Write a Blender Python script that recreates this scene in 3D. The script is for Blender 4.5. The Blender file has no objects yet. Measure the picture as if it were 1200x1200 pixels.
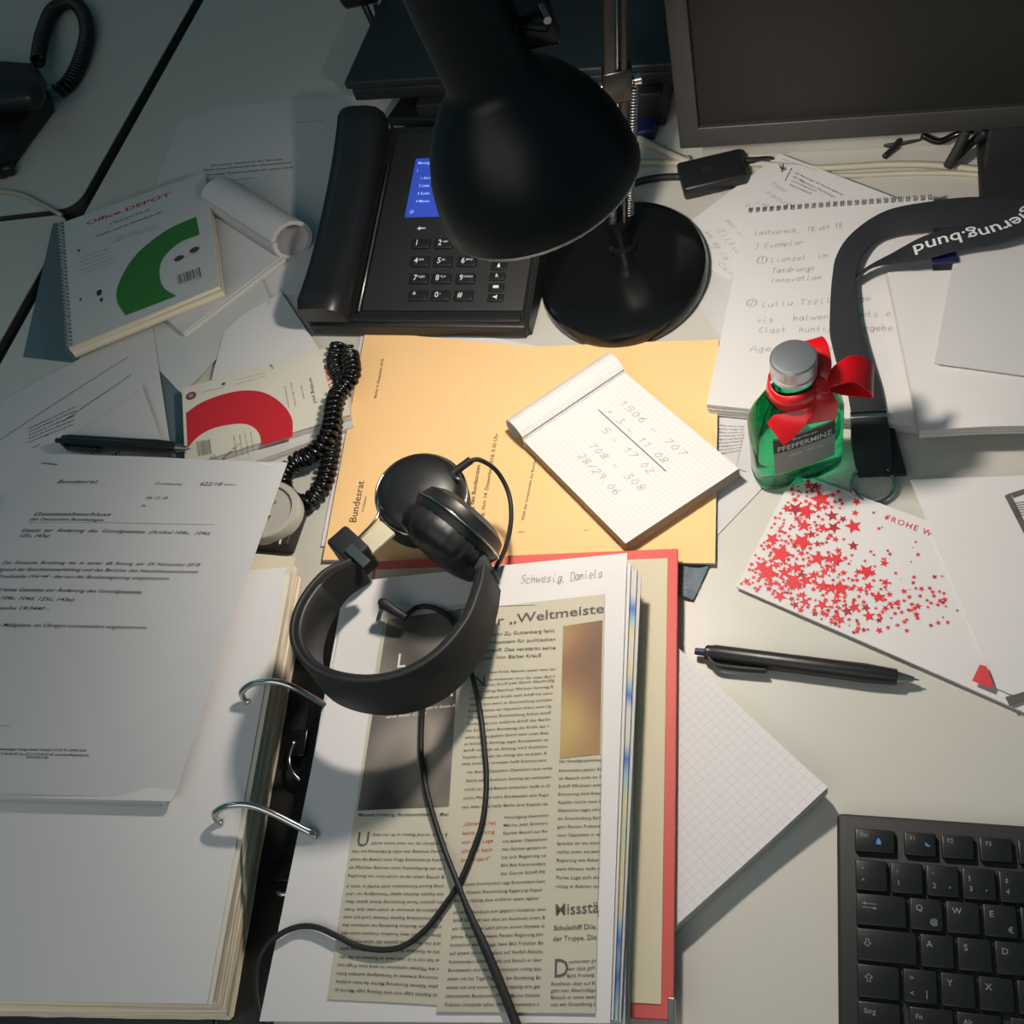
import bpy, bmesh, math, random
from mathutils import Vector as V, Matrix
from mathutils.noise import noise
random.seed(7)
SC = bpy.context.scene
COL = SC.collection
M_ = 0.001
# ------------------------------------------------------------------ camera
F_, TH, RO, H_ = 1313.93, 0.9463106, -0.3948468, 692.65
_A = math.radians(25)
def _basis():
    f = V((0, math.cos(TH), -math.sin(TH))); r = V((1, 0, 0)); u = r.cross(f)
    r2 = math.cos(RO)*r + math.sin(RO)*u; u2 = -math.sin(RO)*r + math.cos(RO)*u
    Z = Matrix.Rotation(_A, 3, 'Z')
    return Z@r2, Z@u2, Z@f
CR, CU, CF = _basis()
cd = bpy.data.cameras.new('camera'); cam = bpy.data.objects.new('camera', cd); COL.objects.link(cam)
mw = Matrix((CR, CU, -CF)).transposed().to_4x4(); mw.translation = V((0, 0, H_*M_)); cam.matrix_world = mw
cd.sensor_width = 36; cd.sensor_height = 36; cd.sensor_fit = 'HORIZONTAL'; cd.lens = 36*F_/1200; cd.clip_start = .01; cd.clip_end = 50
SC.camera = cam
# ------------------------------------------------------------------ world, light, exposure
w = bpy.data.worlds.new('dim_room'); SC.world = w; w.use_nodes = True
bg = w.node_tree.nodes['Background']; bg.inputs[0].default_value = (.32, .80, .95, 1); bg.inputs[1].default_value = .11
SC.view_settings.view_transform = 'Standard'; SC.view_settings.look = 'None'
SC.view_settings.exposure = 0.0; SC.view_settings.gamma = 1; SC.view_settings.use_curve_mapping = False
def area(name, loc, target, size, power, color):
    l = bpy.data.lights.new(name, 'AREA'); l.shape = 'RECTANGLE'; l.size = size[0]; l.size_y = size[1]; l.energy = power; l.color = color
    o = bpy.data.objects.new(name, l); COL.objects.link(o); o.location = loc
    o.rotation_euler = (V(target)-V(loc)).to_track_quat('-Z', 'Y').to_euler(); return o
# added front-left fill without a real source, lifts the lower-left pages
area('front_fill_light', (-.65, -.7, 1.15), (-.35, .2, 0), (1.5, 1.0), 6.0, (1, .90, .87))
# added teal fill that tints the upper left, not a lamp of the room
area('teal_fill_light', (-2.3, 2.4, 1.7), (-1.0, 1.1, 0), (1.2, 1.0), 22.0, (.22, .82, 1))
LAMP_POWER = 10.0
# ------------------------------------------------------------------ geometry helpers (millimetres)
def G(x, y, z=0.):
    d = CF*F_ + CR*(x-600) + CU*(600-y); t = (z-H_)/d.z
    return V((0, 0, H_)) + d*t
def PX(p):
    d = V(p)-V((0, 0, H_)); return (600+F_*d.dot(CR)/d.dot(CF), 600-F_*d.dot(CU)/d.dot(CF))
def s2l(c):
    return tuple((x/12.92 if x <= .04045 else ((x+.055)/1.055)**2.4) for x in c)
def mat(name, rgb, rough=.6, metal=0, spec=.5, noise_amt=0, scale=200, bump=0, coat=0, srgb=True, sub=0):
    m = bpy.data.materials.new(name); m.use_nodes = True; nt = m.node_tree; b = nt.nodes['Principled BSDF']
    c = s2l([v/255 for v in rgb]) if srgb else rgb
    b.inputs['Base Color'].default_value = (*c, 1); b.inputs['Roughness'].default_value = rough; b.inputs['Metallic'].default_value = metal
    b.inputs['Specular IOR Level'].default_value = spec; b.inputs['Coat Weight'].default_value = coat
    if noise_amt or bump:
        tc = nt.nodes.new('ShaderNodeTexCoord'); n = nt.nodes.new('ShaderNodeTexNoise'); n.inputs['Scale'].default_value = scale; n.inputs['Detail'].default_value = 4
        nt.links.new(tc.outputs['Object'], n.inputs['Vector'])
        if noise_amt:
            mx = nt.nodes.new('ShaderNodeMix'); mx.data_type = 'RGBA'
            mx.inputs['A'].default_value = (*[v*(1-noise_amt) for v in c], 1); mx.inputs['B'].default_value = (*[min(1, v*(1+noise_amt)) for v in c], 1)
            nt.links.new(n.outputs['Fac'], mx.inputs['Factor']); nt.links.new(mx.outputs['Result'], b.inputs['Base Color'])
        if bump:
            bp = nt.nodes.new('ShaderNodeBump'); bp.inputs['Strength'].default_value = bump; bp.inputs['Distance'].default_value = .0004
            nt.links.new(n.outputs['Fac'], bp.inputs['Height']); nt.links.new(bp.outputs['Normal'], b.inputs['Normal'])
    return m
def grid_mat(name, rgb, line, step=.005, w_=.07, strength=.32):
    """squared paper: thin lines every `step` metres of the sheet's own UV"""
    m = mat(name, rgb, .85, spec=.15); nt = m.node_tree; b = nt.nodes['Principled BSDF']
    uv = nt.nodes.new('ShaderNodeUVMap'); sp = nt.nodes.new('ShaderNodeSeparateXYZ'); nt.links.new(uv.outputs[0], sp.inputs[0])
    hs = []
    for ax in 'XY':
        a = nt.nodes.new('ShaderNodeMath'); a.operation = 'DIVIDE'; a.inputs[1].default_value = step; nt.links.new(sp.outputs[ax], a.inputs[0])
        f = nt.nodes.new('ShaderNodeMath'); f.operation = 'FRACT'; nt.links.new(a.outputs[0], f.inputs[0])
        g = nt.nodes.new('ShaderNodeMath'); g.operation = 'LESS_THAN'; g.inputs[1].default_value = w_; nt.links.new(f.outputs[0], g.inputs[0]); hs.append(g)
    mxm = nt.nodes.new('ShaderNodeMath'); mxm.operation = 'MAXIMUM'; nt.links.new(hs[0].outputs[0], mxm.inputs[0]); nt.links.new(hs[1].outputs[0], mxm.inputs[1])
    ml = nt.nodes.new('ShaderNodeMath'); ml.operation = 'MULTIPLY'; ml.inputs[1].default_value = strength; nt.links.new(mxm.outputs[0], ml.inputs[0])
    mx = nt.nodes.new('ShaderNodeMix'); mx.data_type = 'RGBA'
    mx.inputs['A'].default_value = (*s2l([v/255 for v in rgb]), 1); mx.inputs['B'].default_value = (*s2l([v/255 for v in line]), 1)
    nt.links.new(ml.outputs[0], mx.inputs['Factor']); nt.links.new(mx.outputs['Result'], b.inputs['Base Color'])
    return m
def edge_mat(name, c1, c2, freq=900.):
    """page edges of a block: fine strips stacked in height"""
    m = mat(name, c1, .9, spec=.1); nt = m.node_tree; b = nt.nodes['Principled BSDF']
    tc = nt.nodes.new('ShaderNodeTexCoord'); mp = nt.nodes.new('ShaderNodeMapping'); mp.inputs['Scale'].default_value = (3, 3, freq)
    n = nt.nodes.new('ShaderNodeTexNoise'); n.inputs['Scale'].default_value = 1; n.inputs['Detail'].default_value = 3
    nt.links.new(tc.outputs['Object'], mp.inputs[0]); nt.links.new(mp.outputs[0], n.inputs['Vector'])
    r = nt.nodes.new('ShaderNodeValToRGB'); r.color_ramp.elements[0].position = .35; r.color_ramp.elements[1].position = .55
    r.color_ramp.elements[0].color = (*s2l([v/255 for v in c2]), 1); r.color_ramp.elements[1].color = (*s2l([v/255 for v in c1]), 1)
    nt.links.new(n.outputs['Fac'], r.inputs[0]); nt.links.new(r.outputs[0], b.inputs['Base Color'])
    return m
def photo_mat(name, stops, scale, axis_rot=0):
    m = mat(name, (120, 110, 100), .6, spec=.3); nt = m.node_tree; b = nt.nodes['Principled BSDF']
    uv = nt.nodes.new('ShaderNodeTexCoord'); mp = nt.nodes.new('ShaderNodeMapping'); mp.inputs['Rotation'].default_value = (0, 0, axis_rot); mp.inputs['Scale'].default_value = (scale, scale, 1)
    n = nt.nodes.new('ShaderNodeTexNoise'); n.inputs['Scale'].default_value = 1.0; n.inputs['Detail'].default_value = 1
    nt.links.new(uv.outputs['Object'], mp.inputs[0]); nt.links.new(mp.outputs[0], n.inputs['Vector'])
    r = nt.nodes.new('ShaderNodeValToRGB'); cr = r.color_ramp
    while len(cr.elements) < len(stops): cr.elements.new(.5)
    for e, (p, c) in zip(cr.elements, stops): e.position = p; e.color = (*s2l([v/255 for v in c]), 1)
    nt.links.new(n.outputs['Fac'], r.inputs[0]); nt.links.new(r.outputs[0], b.inputs['Base Color'])
    return m
MT = dict(
 desk=mat('desk_laminate', (196, 193, 184), .42, spec=.4, noise_amt=.02, scale=60),
 desk_edge=mat('desk_edge_band', (70, 68, 66), .6),
 paper=mat('white_paper', (214, 211, 210), .85, spec=.15, noise_amt=.015, scale=30),
 paper2=mat('office_paper', (200, 198, 198), .85, spec=.15, noise_amt=.015, scale=30),
 cream=mat('cream_paper', (214, 208, 192), .85, spec=.15, noise_amt=.03, scale=40),
 recycled=mat('grey_card_cover', (196, 197, 194), .7, spec=.25, noise_amt=.02),
 yellow=mat('manila_paper', (243, 200, 142), .8, spec=.2, noise_amt=.02, scale=80),
 red_board=mat('red_board', (214, 96, 88), .6),
 lining=mat('cream_lining', (205, 196, 170), .75, noise_amt=.02, scale=50),
 black=mat('black_plastic', (30, 30, 31), .38, spec=.5, bump=.05, scale=900),
 blackgloss=mat('black_lacquer', (16, 16, 17), .2, spec=.5),
 shadeblack=mat('black_satin_lacquer', (15, 15, 16), .38, spec=.3),
 blackmatte=mat('black_matte', (34, 34, 35), .6, bump=.1, scale=1200),
 rubber=mat('black_rubber', (26, 26, 28), .55),
 padded=mat('black_leatherette', (32, 32, 33), .45, bump=.25, scale=500),
 strap=mat('black_woven_strap', (34, 36, 42), .75, bump=.35, scale=1500),
 monitor=mat('grey_black_bezel', (50, 49, 48), .42, bump=.05, scale=900),
 screen=mat('dark_screen', (34, 33, 31), .45, spec=.3),
 laptop=mat('dark_laptop_lid', (34, 42, 46), .45, spec=.5),
 chrome=mat('chrome', (200, 198, 192), .16, metal=1),
 steel=mat('brushed_steel', (165, 165, 163), .38, metal=1),
 alu=mat('aluminium_cap', (190, 194, 198), .35, metal=.85),
 ink=mat('black_ink', (52, 50, 52), .7, spec=.2),
 inkgrey=mat('grey_print', (96, 92, 88), .7, spec=.2),
 pencil=mat('pencil_grey', (118, 114, 114), .7, spec=.2),
 pale=mat('pale_print', (150, 150, 150), .7),
 white=mat('white_print', (215, 215, 215), .6),
 keyprint=mat('key_legend_grey', (135, 138, 140), .6),
 redink=mat('red_print', (196, 38, 48), .6), rust=mat('rust_print', (188, 96, 70), .7),
 greenink=mat('green_print', (50, 118, 48), .6),
 blueink=mat('blue_print', (70, 140, 200), .6),
 news=mat('newsprint', (192, 186, 168), .9, spec=.1, noise_amt=.03, scale=60),
 satin=mat('red_satin', (205, 14, 24), .32, spec=.6, coat=.2),
 greyplastic=mat('light_grey_plastic', (176, 174, 166), .45),
 cablegrey=mat('beige_cable', (176, 170, 152), .55),
 tan=mat('tan_paper', (190, 176, 130), .8),
 folder=mat('dark_blue_folder', (92, 108, 116), .5),
 navy=mat('navy_plastic', (30, 34, 80), .5),
 boardblack=mat('black_binder_board', (28, 28, 30), .5),
 floor=mat('carpet_floor', (60, 62, 64), .95, noise_amt=.2, scale=80),
 wall=mat('painted_wall', (150, 156, 156), .9),
 edges=edge_mat('page_edges', (238, 228, 206), (200, 180, 148), 900),
 edges_w=edge_mat('white_page_edges', (214, 210, 204), (170, 160, 150), 1200),
 grid=grid_mat('squared_paper', (216, 212, 212), (150, 150, 165)),
 gridw=grid_mat('squared_pad_paper', (222, 220, 218), (150, 145, 150), .004, .08, .28),
 photo_dark=photo_mat('newspaper_photo_grey', [(.35, (66, 62, 60)), (.5, (110, 103, 97)), (.68, (150, 141, 132))], 18),
 photo_warm=photo_mat('newspaper_photo_brown', [(.3, (92, 74, 58)), (.5, (140, 104, 76)), (.7, (176, 152, 98))], 14, .6),
)
def emis(name, rgb, st):
    m = bpy.data.materials.new(name); m.use_nodes = True; b = m.node_tree.nodes['Principled BSDF']
    c = (*s2l([v/255 for v in rgb]), 1); b.inputs['Base Color'].default_value = c; b.inputs['Emission Color'].default_value = c; b.inputs['Emission Strength'].default_value = st; return m
MT['lcd'] = emis('blue_lcd', (40, 62, 150), .9); MT['lcdtext'] = emis('lcd_pixels', (150, 175, 235), .8)
MT['bulb'] = emis('bulb_glow', (255, 236, 200), 6)
def glass(name, rgb, rough=.02):
    m = bpy.data.materials.new(name); m.use_nodes = True; b = m.node_tree.nodes['Principled BSDF']
    b.inputs['Base Color'].default_value = (*rgb, 1); b.inputs['Transmission Weight'].default_value = 1; b.inputs['Roughness'].default_value = rough; b.inputs['IOR'].default_value = 1.33
    return m
MT['green_glass'] = glass('green_peppermint_liquid', (.03, .62, .26))
MT['clear'] = glass('clear_plastic', (.9, .9, .9), .08)
# the printed foil wraps the shell
def finish(o, name, m, parent, loc, smooth):
    pass
def link(name, verts, faces, mats, parent=None, uvs=None, smooth=False, fm=None, origin=None):
    """verts in mm (world); one mesh object, origin at its base centre (or at its parent)"""
    me = bpy.data.meshes.new(name)
    if origin is None:
        xs = [v[0] for v in verts]; ys = [v[1] for v in verts]; zs = [v[2] for v in verts]
        origin = V(((min(xs)+max(xs))/2, (min(ys)+max(ys))/2, min(zs)))
    origin = V(origin)
    me.from_pydata([(V(v)-origin)*M_ for v in verts], [], faces)
    if not isinstance(mats, (list, tuple)): mats = [mats]
    for m in mats: me.materials.append(m)
    if fm:
        for p, i in zip(me.polygons, fm): p.material_index = i
    if uvs:
        ul = me.uv_layers.new(name='UVMap')
        for lp in me.loops: ul.data[lp.index].uv = uvs[lp.vertex_index]
    if smooth:
        for p in me.polygons: p.use_smooth = True
    me.update()
    bm = bmesh.new(); bm.from_mesh(me)
    if smooth != 'flatprint': bmesh.ops.recalc_face_normals(bm, faces=bm.faces) if len(bm.faces) < 60000 else None
    bm.to_mesh(me); bm.free()
    o = bpy.data.objects.new(name, me); COL.objects.link(o)
    if parent is not None:
        o.parent = parent; wl = wloc(parent); o.location = origin*M_ - wl
    else: o.location = origin*M_
    return o
def wloc(o):
    l = o.location.copy()
    while o.parent: o = o.parent; l += o.location
    return l
def thing(name, label, cat, loc, group=None):
    o = bpy.data.objects.new(name, None); o.empty_display_size = .02; COL.objects.link(o); o.location = V(loc)*M_
    return tag(o, label, cat, group)
def tag(o, label, cat, group=None, kind=None):
    if label: o['label'] = label
    if cat: o['category'] = cat
    if group: o['group'] = group
    if kind: o['kind'] = kind
    return o
class MB:
    def __init__(s): s.v = []; s.f = []; s.fm = []; s.uv = []
    def add(s, vs, fs, mi=0):
        n = len(s.v); s.v += [V(v) for v in vs]; s.f += [tuple(i+n for i in f) for f in fs]; s.fm += [mi]*len(fs); return s
    def box(s, c, ex, ey, ez, mi=0, bev=0):
        """centre + three half-vectors"""
        c, ex, ey, ez = V(c), V(ex), V(ey), V(ez)
        if not bev:
            vs = [c+ex*a+ey*b+ez*d for d in (-1, 1) for b in (-1, 1) for a in (-1, 1)]
            return s.add(vs, [(0, 2, 3, 1), (4, 5, 7, 6), (0, 1, 5, 4), (2, 6, 7, 3), (0, 4, 6, 2), (1, 3, 7, 5)], mi)
        bm = bmesh.new(); lx, ly, lz = ex.length, ey.length, ez.length
        bmesh.ops.create_cube(bm, size=2)
        for v in bm.verts: v.co = V((v.co.x*lx, v.co.y*ly, v.co.z*lz))
        bmesh.ops.bevel(bm, geom=bm.edges[:], offset=min(bev, .95*min(lx, ly, lz)), segments=3, affect='EDGES', profile=.5)
        X, Y, Z = ex/lx, ey/ly, ez/lz
        bm.verts.index_update()
        vs = [c+X*v.co.x+Y*v.co.y+Z*v.co.z for v in bm.verts]; fs = [tuple(v.index for v in f.verts) for f in bm.faces]; bm.free()
        return s.add(vs, fs, mi)
    def lathe(s, o, ax, prof, n=40, mi=0, ref=None, sx=1, cap=True):
        o = V(o); ax = V(ax).normalized(); r = V(ref) if ref else (V((1, 0, 0)) if abs(ax.x) < .9 else V((0, 1, 0)))
        a = (r-ax*r.dot(ax)).normalized(); b = ax.cross(a)
        vs = []; fs = []
        for (h, R) in prof:
            for i in range(n):
                t = 2*math.pi*i/n; vs.append(o+ax*h+(a*math.cos(t)*sx+b*math.sin(t))*R)
        for j in range(len(prof)-1):
            for i in range(n): fs.append((j*n+i, j*n+(i+1) % n, (j+1)*n+(i+1) % n, (j+1)*n+i))
        if cap: fs.append(tuple(range(n))); fs.append(tuple(range((len(prof)-1)*n, len(prof)*n)))
        return s.add(vs, fs, mi)
    def tube(s, pts, r, n=10, sub=6, mi=0, closed=False):
        P = smooth_path(pts, sub, closed) if sub > 1 else [V(p) for p in pts]
        m = len(P); fr = None; vs = []; fs = []
        for i, p in enumerate(P):
            q = P[(i+1) % m] if (closed or i < m-1) else p; q0 = P[i-1] if (closed or i > 0) else p
            t = (q-q0).normalized() if (q-q0).length > 1e-6 else V((0, 0, 1))
            if fr is None: fr = t.orthogonal().normalized()
            fr = (fr-t*fr.dot(t)); fr = fr.normalized() if fr.length > 1e-6 else t.orthogonal().normalized()
            b = t.cross(fr); R = r(i/(m-1)) if callable(r) else r
            vs += [p+(fr*math.cos(2*math.pi*k/n)+b*math.sin(2*math.pi*k/n))*R for k in range(n)]
        for j in range(m if closed else m-1):
            j2 = (j+1) % m
            for k in range(n): fs.append((j*n+k, j*n+(k+1) % n, j2*n+(k+1) % n, j2*n+k))
        if not closed: fs += [tuple(range(n)), tuple(range((m-1)*n, m*n))]
        return s.add(vs, fs, mi)
    def strip(s, pts, wv, th, sub=6, mi=0):
        """band with thickness: pts + width half-vectors, th = thickness"""
        P = smooth_path(pts, sub); W = smooth_path(wv, sub); m = len(P); vs = []; fs = []
        for i in range(m):
            t = (P[min(i+1, m-1)]-P[max(i-1, 0)]).normalized(); nrm = t.cross(W[i]).normalized()*th/2
            wn = W[i]
            for a, b in ((-1, -.55), (-.93, -1), (.93, -1), (1, -.55), (1, .55), (.93, 1), (-.93, 1), (-1, .55)): vs.append(P[i]+wn*a+nrm*b)
        for j in range(m-1):
            for k in range(8): fs.append((j*8+k, j*8+(k+1) % 8, (j+1)*8+(k+1) % 8, (j+1)*8+k))
        fs += [tuple(range(8)), tuple(range((m-1)*8, m*8))]
        return s.add(vs, fs, mi)
    def prism(s, pts, z0, z1, mi=0):
        n = len(pts); vs = [V((p[0], p[1], z0)) for p in pts]+[V((p[0], p[1], z1)) for p in pts]
        return s.add(vs, [tuple(range(n-1, -1, -1)), tuple(range(n, 2*n))]+[(i, (i+1) % n, n+(i+1) % n, n+i) for i in range(n)], mi)
    def build(s, name, m, parent=None, smooth=False, origin=None, auto=None):
        o = link(name, s.v, s.f, m, parent, None, smooth, s.fm, origin)
        if auto is not None:
            for p in o.data.polygons: p.use_smooth = True
            o.data.set_sharp_from_angle(angle=math.radians(auto))
        return o
def smooth_path(pts, sub, closed=False):
    P = [V(p) for p in pts]; n = len(P); out = []
    if n < 3 and not closed:
        return [P[0].lerp(P[-1], i/sub) for i in range(sub+1)]
    rng = n if closed else n-1
    for i in range(rng):
        p0 = P[i-1] if (i > 0 or closed) else P[0]*2-P[1]; p1 = P[i]; p2 = P[(i+1) % n]; p3 = P[(i+2) % n] if (i+2 < n or closed) else P[-1]*2-P[-2]
        for k in range(sub):
            t = k/sub
            out.append(.5*((2*p1)+(p2-p0)*t+(2*p0-5*p1+4*p2-p3)*t*t+(3*p1-p0-3*p2+p3)*t**3))
    if not closed: out.append(P[-1])
    return out
# ------------------------------------------------------------------ sheets of paper
def cw(c):
    return V(c[1:]) if c[0] == 'w' else G(*c)
class Sheet:
    """a sheet, card, pad or block. corners TL,TR,BR,BL = where they lie on the desk (px,py,height) ; W x H mm"""
    def __init__(s, corners, W, H, t=.3, dz=None, lift=.18, warp=None):
        s.warp = warp; s.c = [cw(c) for c in corners]; s.W = W; s.H = H; s.t = t; s.dz = dz or (lambda a, b: 0.); s.lift = lift
    def map(s, u, v, up=0.):
        a, b = u/s.W, v/s.H
        if s.warp: a, b = s.warp(a, b)
        tl, tr, br, bl = s.c
        p = (tl*(1-a)+tr*a)*b + (bl*(1-a)+br*a)*(1-b)
        p = p.copy(); p.z += s.dz(a, b)+up; return p
    def inv(s, px, py):
        u, v = s.W/2, s.H/2
        for _ in range(12):
            p = s.map(u, v); q = G(px, py, p.z); e = q-p
            du = (s.map(u+1, v)-p); dv = (s.map(u, v+1)-p)
            det = du.x*dv.y-du.y*dv.x
            u += (e.x*dv.y-e.y*dv.x)/det; v += (du.x*e.y-du.y*e.x)/det
        return V((u, v))
    def build(s, name, m, parent=None, nx=1, ny=1, edge=None, outline=None):
        vs = []; uv = []; fs = []; fm = []
        for lay in (0, 1):
            for j in range(ny+1):
                for i in range(nx+1):
                    u, v = s.W*i/nx, s.H*j/ny; p = s.map(u, v, -s.t*lay); vs.append(p); uv.append((u*M_, v*M_))
        N = (nx+1)*(ny+1); ix = lambda i, j, l: l*N+j*(nx+1)+i
        for j in range(ny):
            for i in range(nx):
                fs.append((ix(i, j, 0), ix(i+1, j, 0), ix(i+1, j+1, 0), ix(i, j+1, 0))); fm.append(0)
                fs.append((ix(i, j, 1), ix(i, j+1, 1), ix(i+1, j+1, 1), ix(i+1, j, 1))); fm.append(0)
        e = 1 if edge else 0
        for i in range(nx):
            fs += [(ix(i, 0, 0), ix(i, 0, 1), ix(i+1, 0, 1), ix(i+1, 0, 0)), (ix(i, ny, 0), ix(i+1, ny, 0), ix(i+1, ny, 1), ix(i, ny, 1))]; fm += [e, e]
        for j in range(ny):
            fs += [(ix(0, j, 0), ix(0, j+1, 0), ix(0, j+1, 1), ix(0, j, 1)), (ix(nx, j, 0), ix(nx, j, 1), ix(nx, j+1, 1), ix(nx, j+1, 0))]; fm += [e, e]
        o = link(name, vs, fs, [m, edge] if edge else m, parent, uv, False, fm)
        if nx > 1 or ny > 1:
            for p in o.data.polygons: p.use_smooth = True
            o.data.set_sharp_from_angle(angle=math.radians(50))
        s.ob = o; return o
# ---- print: letters as flat outlines laid on the sheet
_tc = {}
def glyphs(text, bold=0., shear=0., space=1.):
    k = (text, bold, shear, space)
    if k in _tc: return _tc[k]
    cu = bpy.data.curves.new('t', 'FONT'); cu.body = text; cu.size = 1; cu.shear = shear; cu.offset = bold; cu.space_character = space
    cu.resolution_u = 2; cu.fill_mode = 'FRONT'
    o = bpy.data.objects.new('t', cu); me = bpy.data.meshes.new_from_object(o)
    vs = [(v.co.x, v.co.y) for v in me.vertices]; fs = [tuple(p.vertices) for p in me.polygons]
    bpy.data.objects.remove(o); bpy.data.curves.remove(cu); bpy.data.meshes.remove(me)
    wd = max([v[0] for v in vs], default=1)
    _tc[k] = (vs, fs, wd); return _tc[k]
class Print:
    def __init__(s, sheet): s.sh = sheet; s.v = []; s.f = []; s.up = sheet.lift
    def poly(s, pts, local=False):
        n = len(s.v); L = [V(p) if local else s.sh.inv(*p) for p in pts]
        s.v += [s.sh.map(p[0], p[1], s.up) for p in L]; s.f.append(tuple(range(n, n+len(pts)))); return s
    def put(s, vs, fs, a, ex, ey):
        n = len(s.v)
        for x, y in vs:
            p = a+ex*x+ey*y; s.v.append(s.sh.map(p.x, p.y, s.up))
        s.f += [tuple(i+n for i in f) for f in fs]
    def text(s, t, p0, p1=None, h=None, bold=0., shear=0., local=False, space=1., ang=None):
        if not t.strip(): return s
        bold = bold*.35+.006
        vs, fs, wd = glyphs(t, bold, shear, space)
        a = V(p0) if local else s.sh.inv(*p0)
        if p1 is not None:
            b = V(p1) if local else s.sh.inv(*p1); d = b-a; L = d.length; e = d.normalized(); sx = L/wd
            sy = h/.7 if h else sx
        else:
            e = V((1, 0)) if ang is None else V((math.cos(ang), math.sin(ang))); sy = h/.7; sx = sy
        ey = V((-e.y, e.x)); s.put(vs, fs, a, e*sx, ey*sy); return s
    def para(s, tl, tr, bl, n, h=None, fill=.62, last=1., seed=1, bold=0., shear=0., jag=0.):
        R = random.Random(seed); TL, TR, BL = s.sh.inv(*tl), s.sh.inv(*tr), s.sh.inv(*bl)
        e = (TR-TL); W = e.length; dn = (BL-TL)/n; step = dn.length; hh = (h or step*.45)
        nch = max(5, int(W/(hh/.7*.52)))
        for i in range(n):
            a = TL+dn*(i+.75); t = words(R, nch); Wl = W*(last if i == n-1 else 1-jag*R.random())
            if i == n-1 and last < 1: t = t[:max(3, int(len(t)*last))]
            s.text(t, a, a+e.normalized()*Wl, hh, bold, shear, local=True)
        return s
    def line(s, p0, p1, w_=.3, local=False):
        a = V(p0) if local else s.sh.inv(*p0); b = V(p1) if local else s.sh.inv(*p1); d = (b-a).normalized(); nn = V((-d.y, d.x))*w_/2
        N = 8
        for i in range(N):
            x, y = a.lerp(b, i/N), a.lerp(b, (i+1)/N); s.poly([x-nn, y-nn, y+nn, x+nn], True)
        return s
    def build(s, name, m, parent=None, label=None):
        if not s.v: return None
        o = link(name, s.v, s.f, m, parent if parent is not None else s.sh.ob, smooth='flatprint')
        for p in o.data.polygons: p.use_smooth = False
        if label: o['label'] = label
        return o
WORDS = '''nach einem Hinweis kritischer Kommentare über die Entscheidung des Kommandanten Bundeswehr Vorfall Minister Verteidigung erklärte gestern in Berlin seine Person kann der nicht verkennen so geht er es Ausdruck Umstände dass Erinnerung Kapitän von seinen Pflichten zum Besuch mit einem hat Guttenberg wir wenn Abschuldigungen sich als richtig erweisen wird man sehen wie geplant das heißt nun zwei Tage später unter Beschuss und Freitag rechts der Kommandant Jetzt reicht es die Kritik und nachdem er vor zwei Jahren übernommen hat Bild am Sonntag Marine Schiff Gorch Koalition Opposition Sitzung Bundestag Fraktion Sprecher sagte zur Lage Land Partei Frage im Rahmen auf eine neue Regierung Arbeit'''.split()
def words(R, n):
    t = ''
    while len(t) < n: t += R.choice(WORDS)+' '
    return t[:n].strip()
# ---- handwriting: single strokes
HW = {'a': '56 26 14 22 42 56,56 53 62', 'b': '19 13 42 54 36 14', 'c': '55 26 14 22 52', 'd': '56 26 14 22 42 56,59 52 62', 'e': '14 54 46 26 14 22 52', 'f': '59 39 27 20,06 46', 'g': '56 26 14 22 42 56 50 30 11', 'h': '19 12,14 36 46 52', 'i': '26 23 42,28 29', 'j': '36 30 10', 'k': '19 12,56 14 52', 'l': '29 23 42', 'm': '06 02,04 16 26 32,34 46 56 62', 'n': '16 12,14 36 46 52', 'o': '36 14 22 42 54 36', 'p': '16 10,14 36 54 42 13', 'r': '16 12,14 36 56', 's': '56 26 24 44 42 12', 't': '29 23 42,06 46', 'u': '16 13 32 53 56,56 52', 'v': '16 32 56', 'w': '06 12 35 42 66', 'x': '16 52,56 12', 'y': '16 33,56 20', 'z': '16 56 12 52',
 '0': '39 15 32 55 39', '1': '17 39 32', '2': '18 39 57 12 52', '3': '19 49 26 54 32 12', '4': '39 14 54,46 42', '5': '59 19,19 16 46 53 12', '6': '49 15 22 52 45 15', '7': '19 59,59 22', '8': '39 17 35 53 32 13 35 57 39', '9': '56 36 18 49 57 42',
 'S': '58 39 17 55 43 12', 'D': '19 12,09 49 65 42 12', 'L': '19 12,12 52', 'E': '59 19 12 52,16 46', 'T': '09 69,39 32', 'I': '39 32', 'A': '02 39 62,14 54', 'C': '58 39 15 32 53', 'Z': '19 59 12 52', '-': '04 44', '+': '15 55,37 33', '=': '15 55,13 53', ',': '22 11', '.': '22 23', '/': '12 59', ':': '22 23,25 26', '~': '04 25 34 55', '(': '39 15 32', ')': '39 55 32'}
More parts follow.
